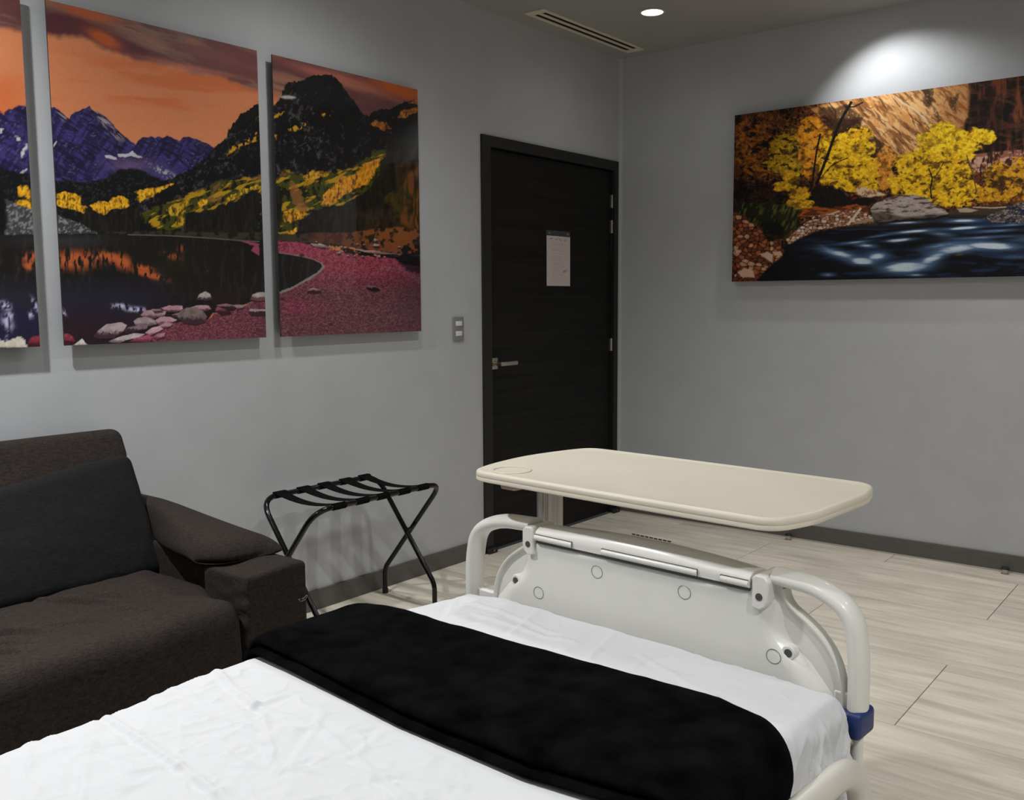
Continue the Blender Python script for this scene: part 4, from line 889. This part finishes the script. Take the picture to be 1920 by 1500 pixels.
edgewarp(slab(-4.32, -3.352, (-.47, .468), (-.285, .832), .17, 110, 60, r=.035, puff=.028, seed=19, wr=.006), pillow_warp).build('back_cushion', MAT['pillow'], sofa, angle=80)
slab(-5.02, -4.335, (-.47, .468), (-.285, .80), .17, 60, 40, r=.035, puff=.028, seed=20, wr=.006).build('back_cushion', MAT['pillow'], sofa, angle=80)
MB().rbox(-5.24, -5.03, -1.0, -.07, .05, .575, .02, (4, 8, 6)).build('armrest', MAT['sofa'], sofa)

# ------------------------------------------------------------------ luggage rack
rk = thing('luggage_rack', (-2.38, -.26, 0), label='black folding luggage rack with webbing straps between sofa and door', cat='luggage rack')
RZ = .545
def uframe(x0, x1, ytop, yfoot):
    P = [(x0, yfoot, .012), (x0, yfoot, .115), (x0, ytop, RZ), (x1, ytop, RZ), (x1, yfoot, .115), (x1, yfoot, .012)]
    return fillet(P, [0, .03, .085, .085, .03, 0], 8)
fa = MB().tube(uframe(-2.715, -2.098, -.075, -.415), .0108, 12, up=(1, 0, 0.02)).build('tube_frame', MAT['black'], rk)
fb = MB().tube(uframe(-2.735, -2.055, -.425, -.068), .0108, 12, up=(1, 0, 0.02)).build('tube_frame', MAT['black'], rk)
for (x, y) in ((-2.715, -.415), (-2.098, -.415), (-2.735, -.068), (-2.055, -.068)):
    MB().lathe((x, y, 0), [(.0001, 0), (.0135, 0), (.0135, .018), (.011, .022), (.0001, .022)], 16).build('rubber_foot', MAT['rubber'], rk)
for x in (-2.727, -2.076):
    MB().cyl((x-.024, -.245, .325), (x+.024, -.245, .325), .006, 12).build('pivot_bolt', MAT['black'], rk)
for k in range(5):
    xc = -2.62+.112*k+.004*(k % 2); w = .030
    n = 15; V = []; F = []
    ys = np.linspace(-.433, -.066, n)
    for j, y in enumerate(ys):
        s = math.sin(math.pi*j/(n-1)); z = RZ+.0125-.026*s**.8
        for dx, dz in ((-w, .0010), (w, .0010), (w, -.0010), (-w, -.0010)): V.append((xc+dx*(1-.22*s), y, z+dz))
    F.append((0, 1, 2, 3)); F.append(((n-1)*4+3, (n-1)*4+2, (n-1)*4+1, (n-1)*4))
    for j in range(n-1):
        for q in range(4): F.append((j*4+q, j*4+(q+1) % 4, (j+1)*4+(q+1) % 4, (j+1)*4+q))
    mb = MB().add(V, F)
    for yy in (-.425, -.075):       # loops sewn round the rails
        mb.tube([(xc-w, yy, RZ), (xc+w, yy, RZ)], .0133, 14, up=(0, 0, 1), caps=True)
    mb.build('strap', MAT['strap'], rk, angle=50)

# ------------------------------------------------------------------ bed (local frame: x = towards the head (u), y = -right, z up)
BO = (-3.3415, -2.147, 0.0)
BRZ = math.atan2(.0711, -.9975)      # local +x points to the head end
bed = thing('hospital_bed', BO, BRZ, label='cream plastic hospital bed with molded footboard, foot end to the right wall', cat='bed')
# local axes: +x = head, +y = world direction rotated; find sign so that w(right)=+ is local +y
_m = FR[bed.name]; _wr = _m.to_3x3() @ Vector((0, 1, 0))
SG = 1.0 if (_wr.x*-.0711+_wr.y*-.9975) > 0 else -1.0     # w = SG * local y
def L3(u, w, z): return (u, SG*w, z)
def fplate(mb, poly, u0, u1): return mb.prism(poly, lambda w, z: L3(u0, w, z), lambda w, z: L3(u1, w, z))
# footboard tube (elliptical hoop)
hoop = fillet([(0, -.467, .50), (0, -.467, .745), (0, -.405, .800), (0, -.29, .818), (0, .29, .818), (0, .405, .800), (0, .467, .745), (0, .467, .50)], [0, .09, .10, .05, .05, .10, .09, 0], 12)
tb = fillet([(0, -.467, .600), (0, -.467, .70), (0, -.452, .775), (0, -.385, .806), (0, -.290, .811)], [0, .06, .085, .05, 0], 12)
HX = {-1: .482/.467, 1: .446/.467}
ftb = thing_fb = None
footboard = None
for sgn in (-1, 1):
    hp = MB()
    P = [(-.036, SG*sgn*(.29+(abs(p[1])-.29)*(.467*HX[sgn]-.29)/.177), p[2]) for p in tb]
    hp.tube(P, .0160, 20, r2=.0275, up=(1, 0, 0)); hp.build('grab_handle', MAT['plastic'], bed, local=True, angle=60)
# note: tube() puts r2 along 'up' (the depth of the board)
body = []
half = [(.268, .800), (.308, .798), (.314, .775), (.322, .762), (.345, .748), (.374, .728), (.399, .702), (.414, .672), (.422, .640), (.425, .42)]
top_ = [(-.268, .800)]
poly = half+[(-a*.965 if a > .3 else -a, b) for a, b in half[::-1]]
footboard = fplate(MB(), poly, -.048, -.030).build('footboard', MAT['plastic'], bed, local=True, bevel=.004, bseg=3, smooth=True)
# raised lip along the curved edge of the web
for sgn in (-1, 1):
    lip = fillet([(-.036, SG*sgn*a*(1 if sgn > 0 else .965), b) for a, b in [(.309, .792), (.314, .773), (.324, .760), (.346, .747), (.375, .727), (.399, .701), (.414, .672), (.422, .640), (.426, .55)]], .02, 4)
    MB().tube(lip, .0045, 10, r2=.014, up=(1, 0, 0)).build('lip', MAT['plastic'], footboard, local=True, angle=60)
    br = fillet([(-.036, SG*sgn*.449, .632), (-.036, SG*sgn*.46, .622)], 0)
    MB().box(-.044, -.028, min(SG*sgn*.405, SG*sgn*.467*HX[sgn]), max(SG*sgn*.405, SG*sgn*.467*HX[sgn]), .58, .632).build('bridge', MAT['plastic'], footboard, local=True, bevel=.004, bseg=3)
# central raised panel: narrow at the top ears, soft at the lower sides
def panel_half(z):
    return float(np.interp(z, [.42, .62, .665, .69, .705, .72, .745, .765, .80], [.40, .385, .345, .314, .299, .291, .287, .284, .280]))
NZ, NW = 40, 60; V = []; F = []
zs = np.linspace(.42, .788, NZ)
for z in zs:
    hw_ = panel_half(z)
    for k in range(NW+1):
        s = -1+2*k/NW; w = s*(hw_+.020)
        e = 1-sm(hw_-.016, hw_+.020, np.array([abs(w)]))[0]
        d = -.030+.026*e
        # rounded ledge just below the cover
        d += .006*math.exp(-((z-.7745)/.0055)**2)*(1 if abs(w) < .256 else max(0, 1-(abs(w)-.256)/.006))-.006*sm(.777, .788, np.array([z]))[0]
        V.append(L3(d, w, z))
for i in range(NZ-1):
    for k in range(NW): F.append((i*(NW+1)+k, i*(NW+1)+k+1, (i+1)*(NW+1)+k+1, (i+1)*(NW+1)+k))
MB().add(V, F).build('front_panel', MAT['plastic'], footboard, local=True, angle=70)
# ears beside the cover
for sgn in (-1, 1):
    ear = [(.262, .756), (.262, .810), (.268, .816), (.286, .815), (.294, .806), (.294, .774), (.289, .760), (.278, .752)]
    ear = [(sgn*a, b) for a, b in ear]
    fplate(MB(), ear, -.070, .004).build('ear', MAT['plastic'], footboard, local=True, bevel=.003, bseg=3)
    hx_ = sgn*.277
    MB().cyl(L3(.0035, hx_, .777), L3(.0050, hx_, .777), .0068, 18).build('screw_hole', MAT['holeshade'], footboard, local=True)
    MB().cyl(L3(-.030, sgn*.328, .682), L3(-.0110, sgn*.328, .682), .0135, 24).build('boss', MAT['plastic'], footboard, local=True, bevel=.002)
    MB().cyl(L3(-.0110, sgn*.328, .682), L3(-.0101, sgn*.328, .682), .0075, 20).build('bolt_hole', MAT['holeshade'], footboard, local=True)
# molded circles on the panel
for (w, z) in ((-.253, .671), (-.093, .7490), (.117, .7500), (.304, .672)):
    ring = [(-.0035, SG*(w+.0140*math.cos(t)), z+.0130*math.sin(t)) for t in np.linspace(0, 2*math.pi, 30, endpoint=False)]
    MB().tube(ring, .0004, 6, closed=True, up=(1, 0, 0)).build('molded_circle', MAT['seam'], footboard, local=True)
# hinged top cover: D-shaped bar with an arched crown
V = []; F = []; NS = 60; sec = 16
for i in range(NS+1):
    w = -.257+.514*i/NS; crown = .818+.013*(1-(w/.257)**2)
    for k in range(sec+1):
        t = k/sec
        # section from front bottom over the top to the back bottom
        P = fillet([(.003, .789), (.004, .806), (-.014, crown), (-.062, crown-.006), (-.070, .776)], [0, .012, .016, .012, 0], 4)
        j = min(len(P)-1, int(round(t*(len(P)-1)))); V.append(L3(P[j][0], w, P[j][1]))
for i in range(NS):
    for k in range(sec): F.append((i*(sec+1)+k, i*(sec+1)+k+1, (i+1)*(sec+1)+k+1, (i+1)*(sec+1)+k))
    F.append((i*(sec+1)+sec, i*(sec+1), (i+1)*(sec+1), (i+1)*(sec+1)+sec))
F.append(tuple(range(sec+1))[::-1]); F.append(tuple(NS*(sec+1)+k for k in range(sec+1)))
cover = MB().add(V, F).build('top_cover', MAT['plastic'], footboard, local=True, angle=50)
# hinge barrels on the lower front of the cover
for (a, b) in ((-.256, -.153), (-.074, .150), (.200, .256)):
    MB().tube([L3(.0035, a, .7962), L3(.0035, b, .7962)], .0062, 12, up=(0, 0, 1)).build('hinge_barrel', MAT['plastic'], footboard, local=True)
    MB().box(.0040, .0052, min(SG*a, SG*b), max(SG*a, SG*b), .8027, .8037).build('seam', MAT['seam'], footboard, local=True, smooth=False)
    for e_ in ((a, b) if a > -.2 else (b,)):
        if abs(e_) < .25: MB().box(.0040, .0062, min(SG*(e_-.0005), SG*(e_+.0005)), max(SG*(e_-.0005), SG*(e_+.0005)), .790, .8037).build('seam', MAT['seam'], footboard, local=True, smooth=False)
MB().box(-.004, .0015, min(SG*-.256, SG*.256), max(SG*-.256, SG*.256), .783, .7885).build('shadow_gap', MAT['holeshade'], footboard, local=True, smooth=False)
# line of cast writing too worn to read on the crown
for k in range(9):
    a = -.045+.0108*k; MB().box(-.060, -.0585, min(SG*a, SG*(a+.008)), max(SG*a, SG*(a+.008)), .8252, .8275).build('crown_slot', MAT['seam'], footboard, local=True, smooth=False)
# posts under the hoop with blue corner bumpers
for sgn in (-1, 1):
    MB().cyl(L3(-.036, sgn*.467*HX[sgn], .30), L3(-.036, sgn*.467*HX[sgn], .605), .0108, 16).build('post', MAT['plastic'], footboard, local=True)
    yb = sorted((SG*sgn*(.467*HX[sgn]-.0185), SG*sgn*(.467*HX[sgn]+.0185)))
    MB().rbox(-.068, -.002, yb[0], yb[1], .562, .610, .010, (1, 1, 1), 4).build('corner_bumper', MAT['blue'], footboard, local=True)
# chassis, deck, legs with castors, headboard (mostly out of sight)
MB().box(.0, 1.95, -.44, .44, .425, .47).build('deck', MAT['bedsteel'], bed, local=True, bevel=.004)
MB().box(-.045, 2.02, -.36, -.31, .30, .36).box(-.045, 2.02, .31, .36, .30, .36).box(-.045, .0, -.475, .475, .30, .34).box(.25, .31, -.36, .36, .30, .36).box(1.6, 1.66, -.36, .36, .30, .36).build('chassis', MAT['bedsteel'], bed, local=True, bevel=.004)
for u in (.3, 1.6):
    for w in (-.33, .33):
        MB().box(u-.02, u+.02, w-.02, w+.02, .35, .43).build('lift_column', MAT['bedsteel'], bed, local=True)
        lg = MB().box(u-.025, u+.025, w-.025, w+.025, .12, .31).build('leg', MAT['bedsteel'], bed, local=True)
        MB().cyl((u, w-.016, .062), (u, w+.016, .062), .062, 24).build('castor', MAT['rubber'], lg, local=True)
fplate(MB(), fillet([(-.46, .35), (-.46, .92), (.46, .92), (.46, .35)], [0, .12, .12, 0], 8).tolist(), 2.0, 2.04).build('headboard', MAT['plastic'], bed, local=True, bevel=.01, bseg=3)
# side rails: molded hoops folded beside the mattress
for sgn in (-1, 1):
    zt = .600 if sgn > 0 else .55
    rp = fillet([(.995, SG*sgn*.515, zt-.235), (.995, SG*sgn*.515, zt), (.112, SG*sgn*.515, zt), (.112, SG*sgn*.515, zt-.235)], .105, 12, closed=True)
    rl = MB().tube(rp, .0235, 18, closed=True, r2=.017, up=(0, 1, 0)).build('side_rail', MAT['rail'], bed, local=True, angle=70)
    for uu in (.35, .56, .77):
        MB().tube([(uu, SG*sgn*.515, zt-.22), (uu, SG*sgn*.515, zt-.01)], .013, 12, up=(1, 0, 0)).build('rail_bar', MAT['rail'], rl, local=True)
    for uu in (.45, .85):
        y_ = sorted((SG*sgn*.43, SG*sgn*.52)); MB().box(uu-.02, uu+.02, y_[0], y_[1], .38, .42).build('rail_bracket', MAT['bedsteel'], bed, local=True)

# ------------------------------------------------------------------ mattress, sheet, blanket
mt = thing('mattress', BO, BRZ, label='mattress of the hospital bed, hidden beneath the white sheet', cat='mattress')
MB().rbox(.02, 1.94, -.425, .425, .475, .632, .04, (12, 6, 3), 4).build('mattress_core', MAT['mattress'], mt, local=True)
ZS = .652
def seg_d(u, w, a, b):
    L = (b[0]-a[0])**2+(b[1]-a[1])**2; t = np.clip(((u-a[0])*(b[0]-a[0])+(w-a[1])*(b[1]-a[1]))/L, 0, 1)
    px = a[0]+t*(b[0]-a[0]); py = a[1]+t*(b[1]-a[1])
    s = (u-px)*(b[1]-a[1])-(w-py)*(b[0]-a[0])
    return np.hypot(u-px, w-py)*np.sign(s)
_rc = np.random.default_rng(5)
CREASE = [((float(a), float(b)), (float(a+l*math.cos(t)), float(b+l*math.sin(t))), float(k)) for a, b, l, t, k in zip(_rc.uniform(.62, 1.1, 26), _rc.uniform(-.38, .42, 26), _rc.uniform(.08, .26, 26), _rc.uniform(-.5, 2.0, 26), _rc.uniform(.0006, .0014, 26))]+[((.66, -.50), (.712, -.235), .003), ((.712, -.235), (.694, -.086), .002), ((.694, -.086), (.74, .2), .002), ((.712, -.235), (.575, -.225), .0025), ((.888, -.40), (.894, -.135), .0035), ((.894, -.135), (.90, .12), .003), ((.712, -.235), (.90, -.26), .002), ((.72, -.20), (.80, -.05), .0022), ((.80, -.30), (.76, -.16), .0022), ((.66, -.12), (.79, -.02), .002), ((.84, -.08), (.72, .10), .0025), ((.60, -.02), (.70, .02), .0018), ((.76, .0), (.66, .2), .0022), ((.95, -.3), (1.05, -.1), .002), ((.62, -.38), (.56, -.24), .0016), ((.80, -.42), (.74, -.30), .002), ((.05, -.2), (.20, -.15), .0022), ((.10, -.35), (.13, -.10), .002), ((.06, .0), (.19, .04), .0018), ((.16, -.28), (.15, -.02), .0018), ((.12, .1), (.2, .34), .0015), ((.08, -.42), (.24, -.30), .0015)]
def sheet_h(u, w):
    h = np.zeros(u.shape)
    for a, b, k in CREASE:
        d = seg_d(u, w, a, b); h = h+k*1.05*np.exp(-(d/.0060)**2)-k*.8*np.exp(-((d-.013)/.009)**2)
    h = h+.0060*(fbm(u*1000+w*260, w*1000-u*260, 260, 90, 3, 403)-.5)*2
    ridg = 1-np.abs(fbm(u*1000-w*500, w*1000+u*400, 170, 60, 3, 407)-.5)*2
    h = h+.0022*np.clip((ridg-.82)/.18, 0, 1)**2
    ridg = 1-np.abs(fbm(u*1000+w*700, w*600-u*500, 120, 70, 3, 411)-.5)*2
    h = h+.0026*np.clip((ridg-.86)/.14, 0, 1)**1.5*sm(.5, .62, u)
    return h
WL0, WR0 = -.455, .456
def wleft(u): return WL0+.055*sm(.60, 1.05, u)+.0035*np.sin(u*17+2*np.sin(u*7))
def sheet_profile(u, t, off=0.0, drop=.17, drop_l=.14, rnd=.034):
    """t in metres along the cross section, 0 = centre; returns w,z and normal-ish"""
    wl = -wleft(u); wr = WR0+.004*np.sin(u*17)
    side = np.where(t < 0, wl, wr); a = np.abs(t); r = rnd+off
    flat = side-rnd
    arc = r*math.pi/2
    th = np.clip((a-flat)/r, 0, math.pi/2)
    w = np.minimum(a, flat)+r*np.sin(th)
    z = ZS+off-r*(1-np.cos(th))-np.maximum(0, a-flat-arc)
    return np.sign(t)*w, z, th
U = np.concatenate([np.linspace(.012, .05, 10), np.linspace(.056, 1.15, 330), np.linspace(1.16, 1.96, 60)]); nT = 330
Tt = np.linspace(-1, 1, nT); UU, TT = np.meshgrid(U, Tt, indexing='ij')
tt = np.where(TT < 0, TT*(.455+.11), TT*(.462+.16)).ravel(); uu = UU.ravel()
w, z, th = sheet_profile(uu, tt)
_hi = np.interp(tt, [-.62, -.50, -.42, -.33, 0, .25, .40, .50, .66], [.56, .585, .597, .598, .612, .60, .568, .54, .53]); h = sheet_h(uu, tt)*(1-.8*np.exp(-((uu-_hi)/.035)**2)-.8*np.exp(-((uu-.27)/.05)**2))*np.where((uu > .3) & (uu < _hi), .15, 1); side = sm(.5, 1.2, th)
z = z+h*(1-side)-.012*sm(.0, -.2, tt)*0
# foot end: the top edge rolls down behind the footboard
z = z-.030*np.clip(1-(uu-.012)/.035, 0, 1)**2-.012*sm(.30, .05, uu)*sm(-.30, -.46, tt)
# crown near the foot right corner and soft body
z = z+.006*np.cos(np.clip(w/.46, -1, 1)*math.pi/2)
# gathered folds on the right flank
q = np.where(tt > 0, sm(.25, 1.0, th), 0); rd = 1-np.abs(fbm(uu*1000+tt*260, tt*1000, 60, 200, 3, 421)-.5)*2; rd2 = 1-np.abs(fbm(uu*1000-tt*420, tt*1000, 42, 130, 2, 431)-.5)*2; fold = 1.3*np.clip((rd-.72)/.28, 0, 1)**1.5+.9*np.clip((rd2-.78)/.22, 0, 1)**1.5-.4
w = w+q*.0145*fold*sm(.42, .56, np.abs(tt))-q*.006*np.exp(-((uu-.04)/.06)**2)
z = z-.010*q*np.exp(-((uu-.10)/.05)**2)
ql = np.where(tt < 0, sm(.35, 1.1, th), 0); w = w-ql*.003*fold
V = np.stack([uu, SG*w, z], 1); nU = len(U); F = []
a = (np.arange(nU-1)[:, None]*nT+np.arange(nT-1)[None]).ravel()
F = np.stack([a, a+1, a+nT+1, a+nT], 1)
def gridmesh(name, V, F, mat, parent=None, smooth=True):
    me = bpy.data.meshes.new(name); me.vertices.add(len(V)); me.vertices.foreach_set('co', V.astype(np.float32).ravel())
    F = np.asarray(F, np.int32); me.loops.add(F.size); me.loops.foreach_set('vertex_index', F.ravel()); me.polygons.add(len(F))
    me.polygons.foreach_set('loop_start', np.arange(len(F), dtype=np.int32)*F.shape[1]); me.update(calc_edges=True)
    me.polygons.foreach_set('use_smooth', [smooth]*len(F)); me.materials.append(mat)
    o = bpy.data.objects.new(name, me); COL.objects.link(o)
    if parent is not None: o.parent = parent; FR[o.name] = FR[parent.name]
    return o
sh = gridmesh('bed_sheet', V, F, MAT['sheet']); sh.matrix_world = FR[bed.name]
sh.location = BO; sh.rotation_euler = (0, 0, BRZ)
tag(sh, 'white cotton sheet with ironed creases covering the hospital bed mattress', 'sheet')

# black fleece blanket: a folded band over the bed, thick rounded body plus a thinner lower layer
def band(t):
    """u limits of the blanket at cross position t"""
    lo = np.interp(t, [-.62, -.48, -.42, -.33, -.20, .0, .20, .34, .42, .48, .56, .66], [.40, .36, .325, .298, .288, .272, .252, .240, .258, .290, .315, .330])
    hi = np.interp(t, [-.62, -.50, -.42, -.33, 0, .25, .40, .50, .66], [.56, .585, .597, .598, .612, .60, .568, .54, .53])
    return lo, hi
def blanket(name, lo_s, hi_s, off0, thick, tl, tr, seed, parent):
    nt, nv = 260, 90
    ts = np.linspace(tl, tr, nt); ring = []
    Vs = []
    vs = np.linspace(0, 2*math.pi, nv, endpoint=False)
    for t in ts:
        lo, hi = band(np.array([t])); lo = lo[0]+lo_s; hi = hi[0]+hi_s
        endf = min(1, max(.05, math.sqrt(max(0, 1-(max(0, .03-(t-tl))/.03)**2)))) * min(1, max(.05, math.sqrt(max(0, 1-(max(0, .03-(tr-t))/.03)**2))))
        cu = (lo+hi)/2; hu = (hi-lo)/2*(.96+.04*endf)
        c, s = np.cos(vs), np.sin(vs)
        su = np.sign(c)*np.abs(c)**.22; sz = np.sign(s)*np.abs(s)**.8
        u = cu+hu*su; o_ = off0+thick/2+thick/2*sz*endf
        nz = (fbm(u*1000+seed, np.full(nv, t*1000), 60, None, 3, seed)-.5)*2
        o_ = o_+np.where(s > 0, .0045*nz*np.abs(s), 0)
        o_ = o_+np.where(s > 0, .010*np.exp(-(((u-.36)/.07)**2+((t+.36)/.10)**2)), 0)
        w_, z_, th_ = sheet_profile(u, np.full(nv, t), 0.0)
        w2, z2, _ = sheet_profile(u, np.full(nv, t), 0.0)
        nxw = np.sin(th_)*np.sign(t); nzz = np.cos(th_)
        Vs.append(np.stack([u, SG*(w_+nxw*(o_+.006)), z_+nzz*(o_+.006)], 1))
    V = np.concatenate(Vs); a = (np.arange(nt-1)[:, None]*nv+np.arange(nv)[None]); b = (np.arange(nt-1)[:, None]*nv+(np.arange(nv)+1)[None] % nv)
    F = np.stack([a.ravel(), b.ravel(), (b+nv).ravel(), (a+nv).ravel()], 1)
    o = gridmesh(name, V, F, MAT['fleece'], parent); return o
bk = thing('fleece_blanket', BO, BRZ, label='folded black fleece blanket laid across the foot of the white bed', cat='blanket')
blanket('lower_layer', .010, .002, .0, .014, -.60, .625, 505, bk)
blanket('upper_layer', .0, -.012, .012, .022, -.59, .62, 511, bk)

# ------------------------------------------------------------------ overbed table
tb_ = thing('overbed_table', BO, BRZ, label='beige overbed table with rounded corners standing across the bed footboard', cat='table')
TZ = .930; cu, cw = -.178, -.048
HW, HU = .413, .222
ctl = []
for (sx, sy) in ((1, 1), (-1, 1), (-1, -1), (1, -1)):
    seq = [(sx*HW, 0), (sx*(HW-.020), sy*HU*.62), (sx*(HW-.046), sy*(HU-.004)), (sx*HW*.45, sy*HU)]
    if sx*sy < 0: seq = seq[::-1]
    ctl += seq
pts = []
for p in ctl:
    if not pts or (abs(pts[-1][0]-p[0])+abs(pts[-1][1]-p[1])) > 1e-6: pts.append(p)
P = np.array(pts)
rad = [.05 if abs(abs(p[0])-(HW-.046)) < 1e-6 else .12 for p in pts]
P = fillet([(*p, 0) for p in P], rad, 10, closed=True)[:, :2]
d_ = np.linalg.norm(P-np.roll(P, 1, 0), axis=1); P = P[d_ > 1e-4]
def inset(P, d):
    T = np.roll(P, -1, 0)-np.roll(P, 1, 0); T /= np.linalg.norm(T, axis=1)[:, None]; N = np.stack([T[:, 1], -T[:, 0]], 1)
    if ((P+N*1e-3-P.mean(0))**2).sum() > ((P-P.mean(0))**2).sum(): N = -N
    return P+N*d
loops = [(0.012, -.0245), (.004, -.0235), (.0005, -.021), (0, -.0145), (.0008, -.0135), (0, -.0125), (0, -.006), (.002, -.002), (.006, -.0), (.011, -.0002), (.015, -.0020), (.018, -.0028)]
V = []; F = []; n = len(P)
for (ins, dz) in loops:
    q = inset(P, ins); V += [L3(cu+b, cw+a, TZ+dz) for a, b in q]
for i in range(len(loops)-1):
    for k in range(n): F.append((i*n+k, i*n+(k+1) % n, (i+1)*n+(k+1) % n, (i+1)*n+k))
F.append(tuple(range(n))[::-1])
ttop = MB().add(V, F+[tuple((len(loops)-1)*n+k for k in range(n))]).build('tabletop', MAT['table'], tb_, local=True, angle=50)
cupc = (-.026, -.352)
ring = [L3(cupc[0]+.043*math.cos(t), cupc[1]+.043*math.sin(t), TZ-.0020) for t in np.linspace(0, 2*math.pi, 48, endpoint=False)]
MB().tube(ring, .0035, 8, closed=True, r2=.0016).build('cup_ring', MAT['tableedge'], ttop, local=True, angle=80)
# lever below the top, carriage plate, fluted column, base with castors
MB().rbox(*sorted((-.03, .02)), *sorted((SG*-.345, SG*-.30)), TZ-.037, TZ-.0245, .005, (1, 1, 1), 3).build('height_lever', MAT['knob'], tb_, local=True)
ccu, ccw = -.205, -.392
MB().box(ccu-.07, ccu+.07, *sorted((SG*(ccw-.035), SG*.12)), TZ-.040, TZ-.0245).build('carriage', MAT['bedsteel'], tb_, local=True, bevel=.003)
cpoly = []
for (a, b) in ((-1, -1), (-.62, -1), (-.55, -.86), (-.4, -.86), (-.33, -1), (-.15, -1), (-.08, -.8), (.08, -.8), (.15, -1), (.33, -1), (.4, -.86), (.55, -.86), (.62, -1), (1, -1), (1, -.5), (.9, -.42), (.9, -.2), (1, -.1), (1, .1), (.9, .2), (.9, .42), (1, .5), (1, 1), (-1, 1), (-1, .5), (-.9, .42), (-.9, -.42), (-1, -.5)):
    cpoly.append((a*.019, b*.027))
MB().prism([(ccu-b, ccw+a) for a, b in cpoly], lambda u, w: L3(u, w, .075), lambda u, w: L3(u, w, TZ-.045)).build('column', MAT['alu'], tb_, local=True, bevel=.0012, angle=30)
MB().box(ccu-.30, ccu+.20, *sorted((SG*(ccw-.03), SG*(ccw+.03))), .055, .09).box(ccu-.30, ccu-.25, *sorted((SG*(ccw-.03), SG*.22)), .055, .09).box(ccu+.15, ccu+.20, *sorted((SG*(ccw-.03), SG*.22)), .055, .09).build('base', MAT['bedsteel'], tb_, local=True, bevel=.004)
for (du, w) in ((-.275, ccw), (.175, ccw), (-.275, .20), (.175, .20)):
    MB().cyl(L3(ccu+du-.0, w-.012, .026), L3(ccu+du, w+.012, .026), .026, 20).build('castor', MAT['rubber'], tb_, local=True)
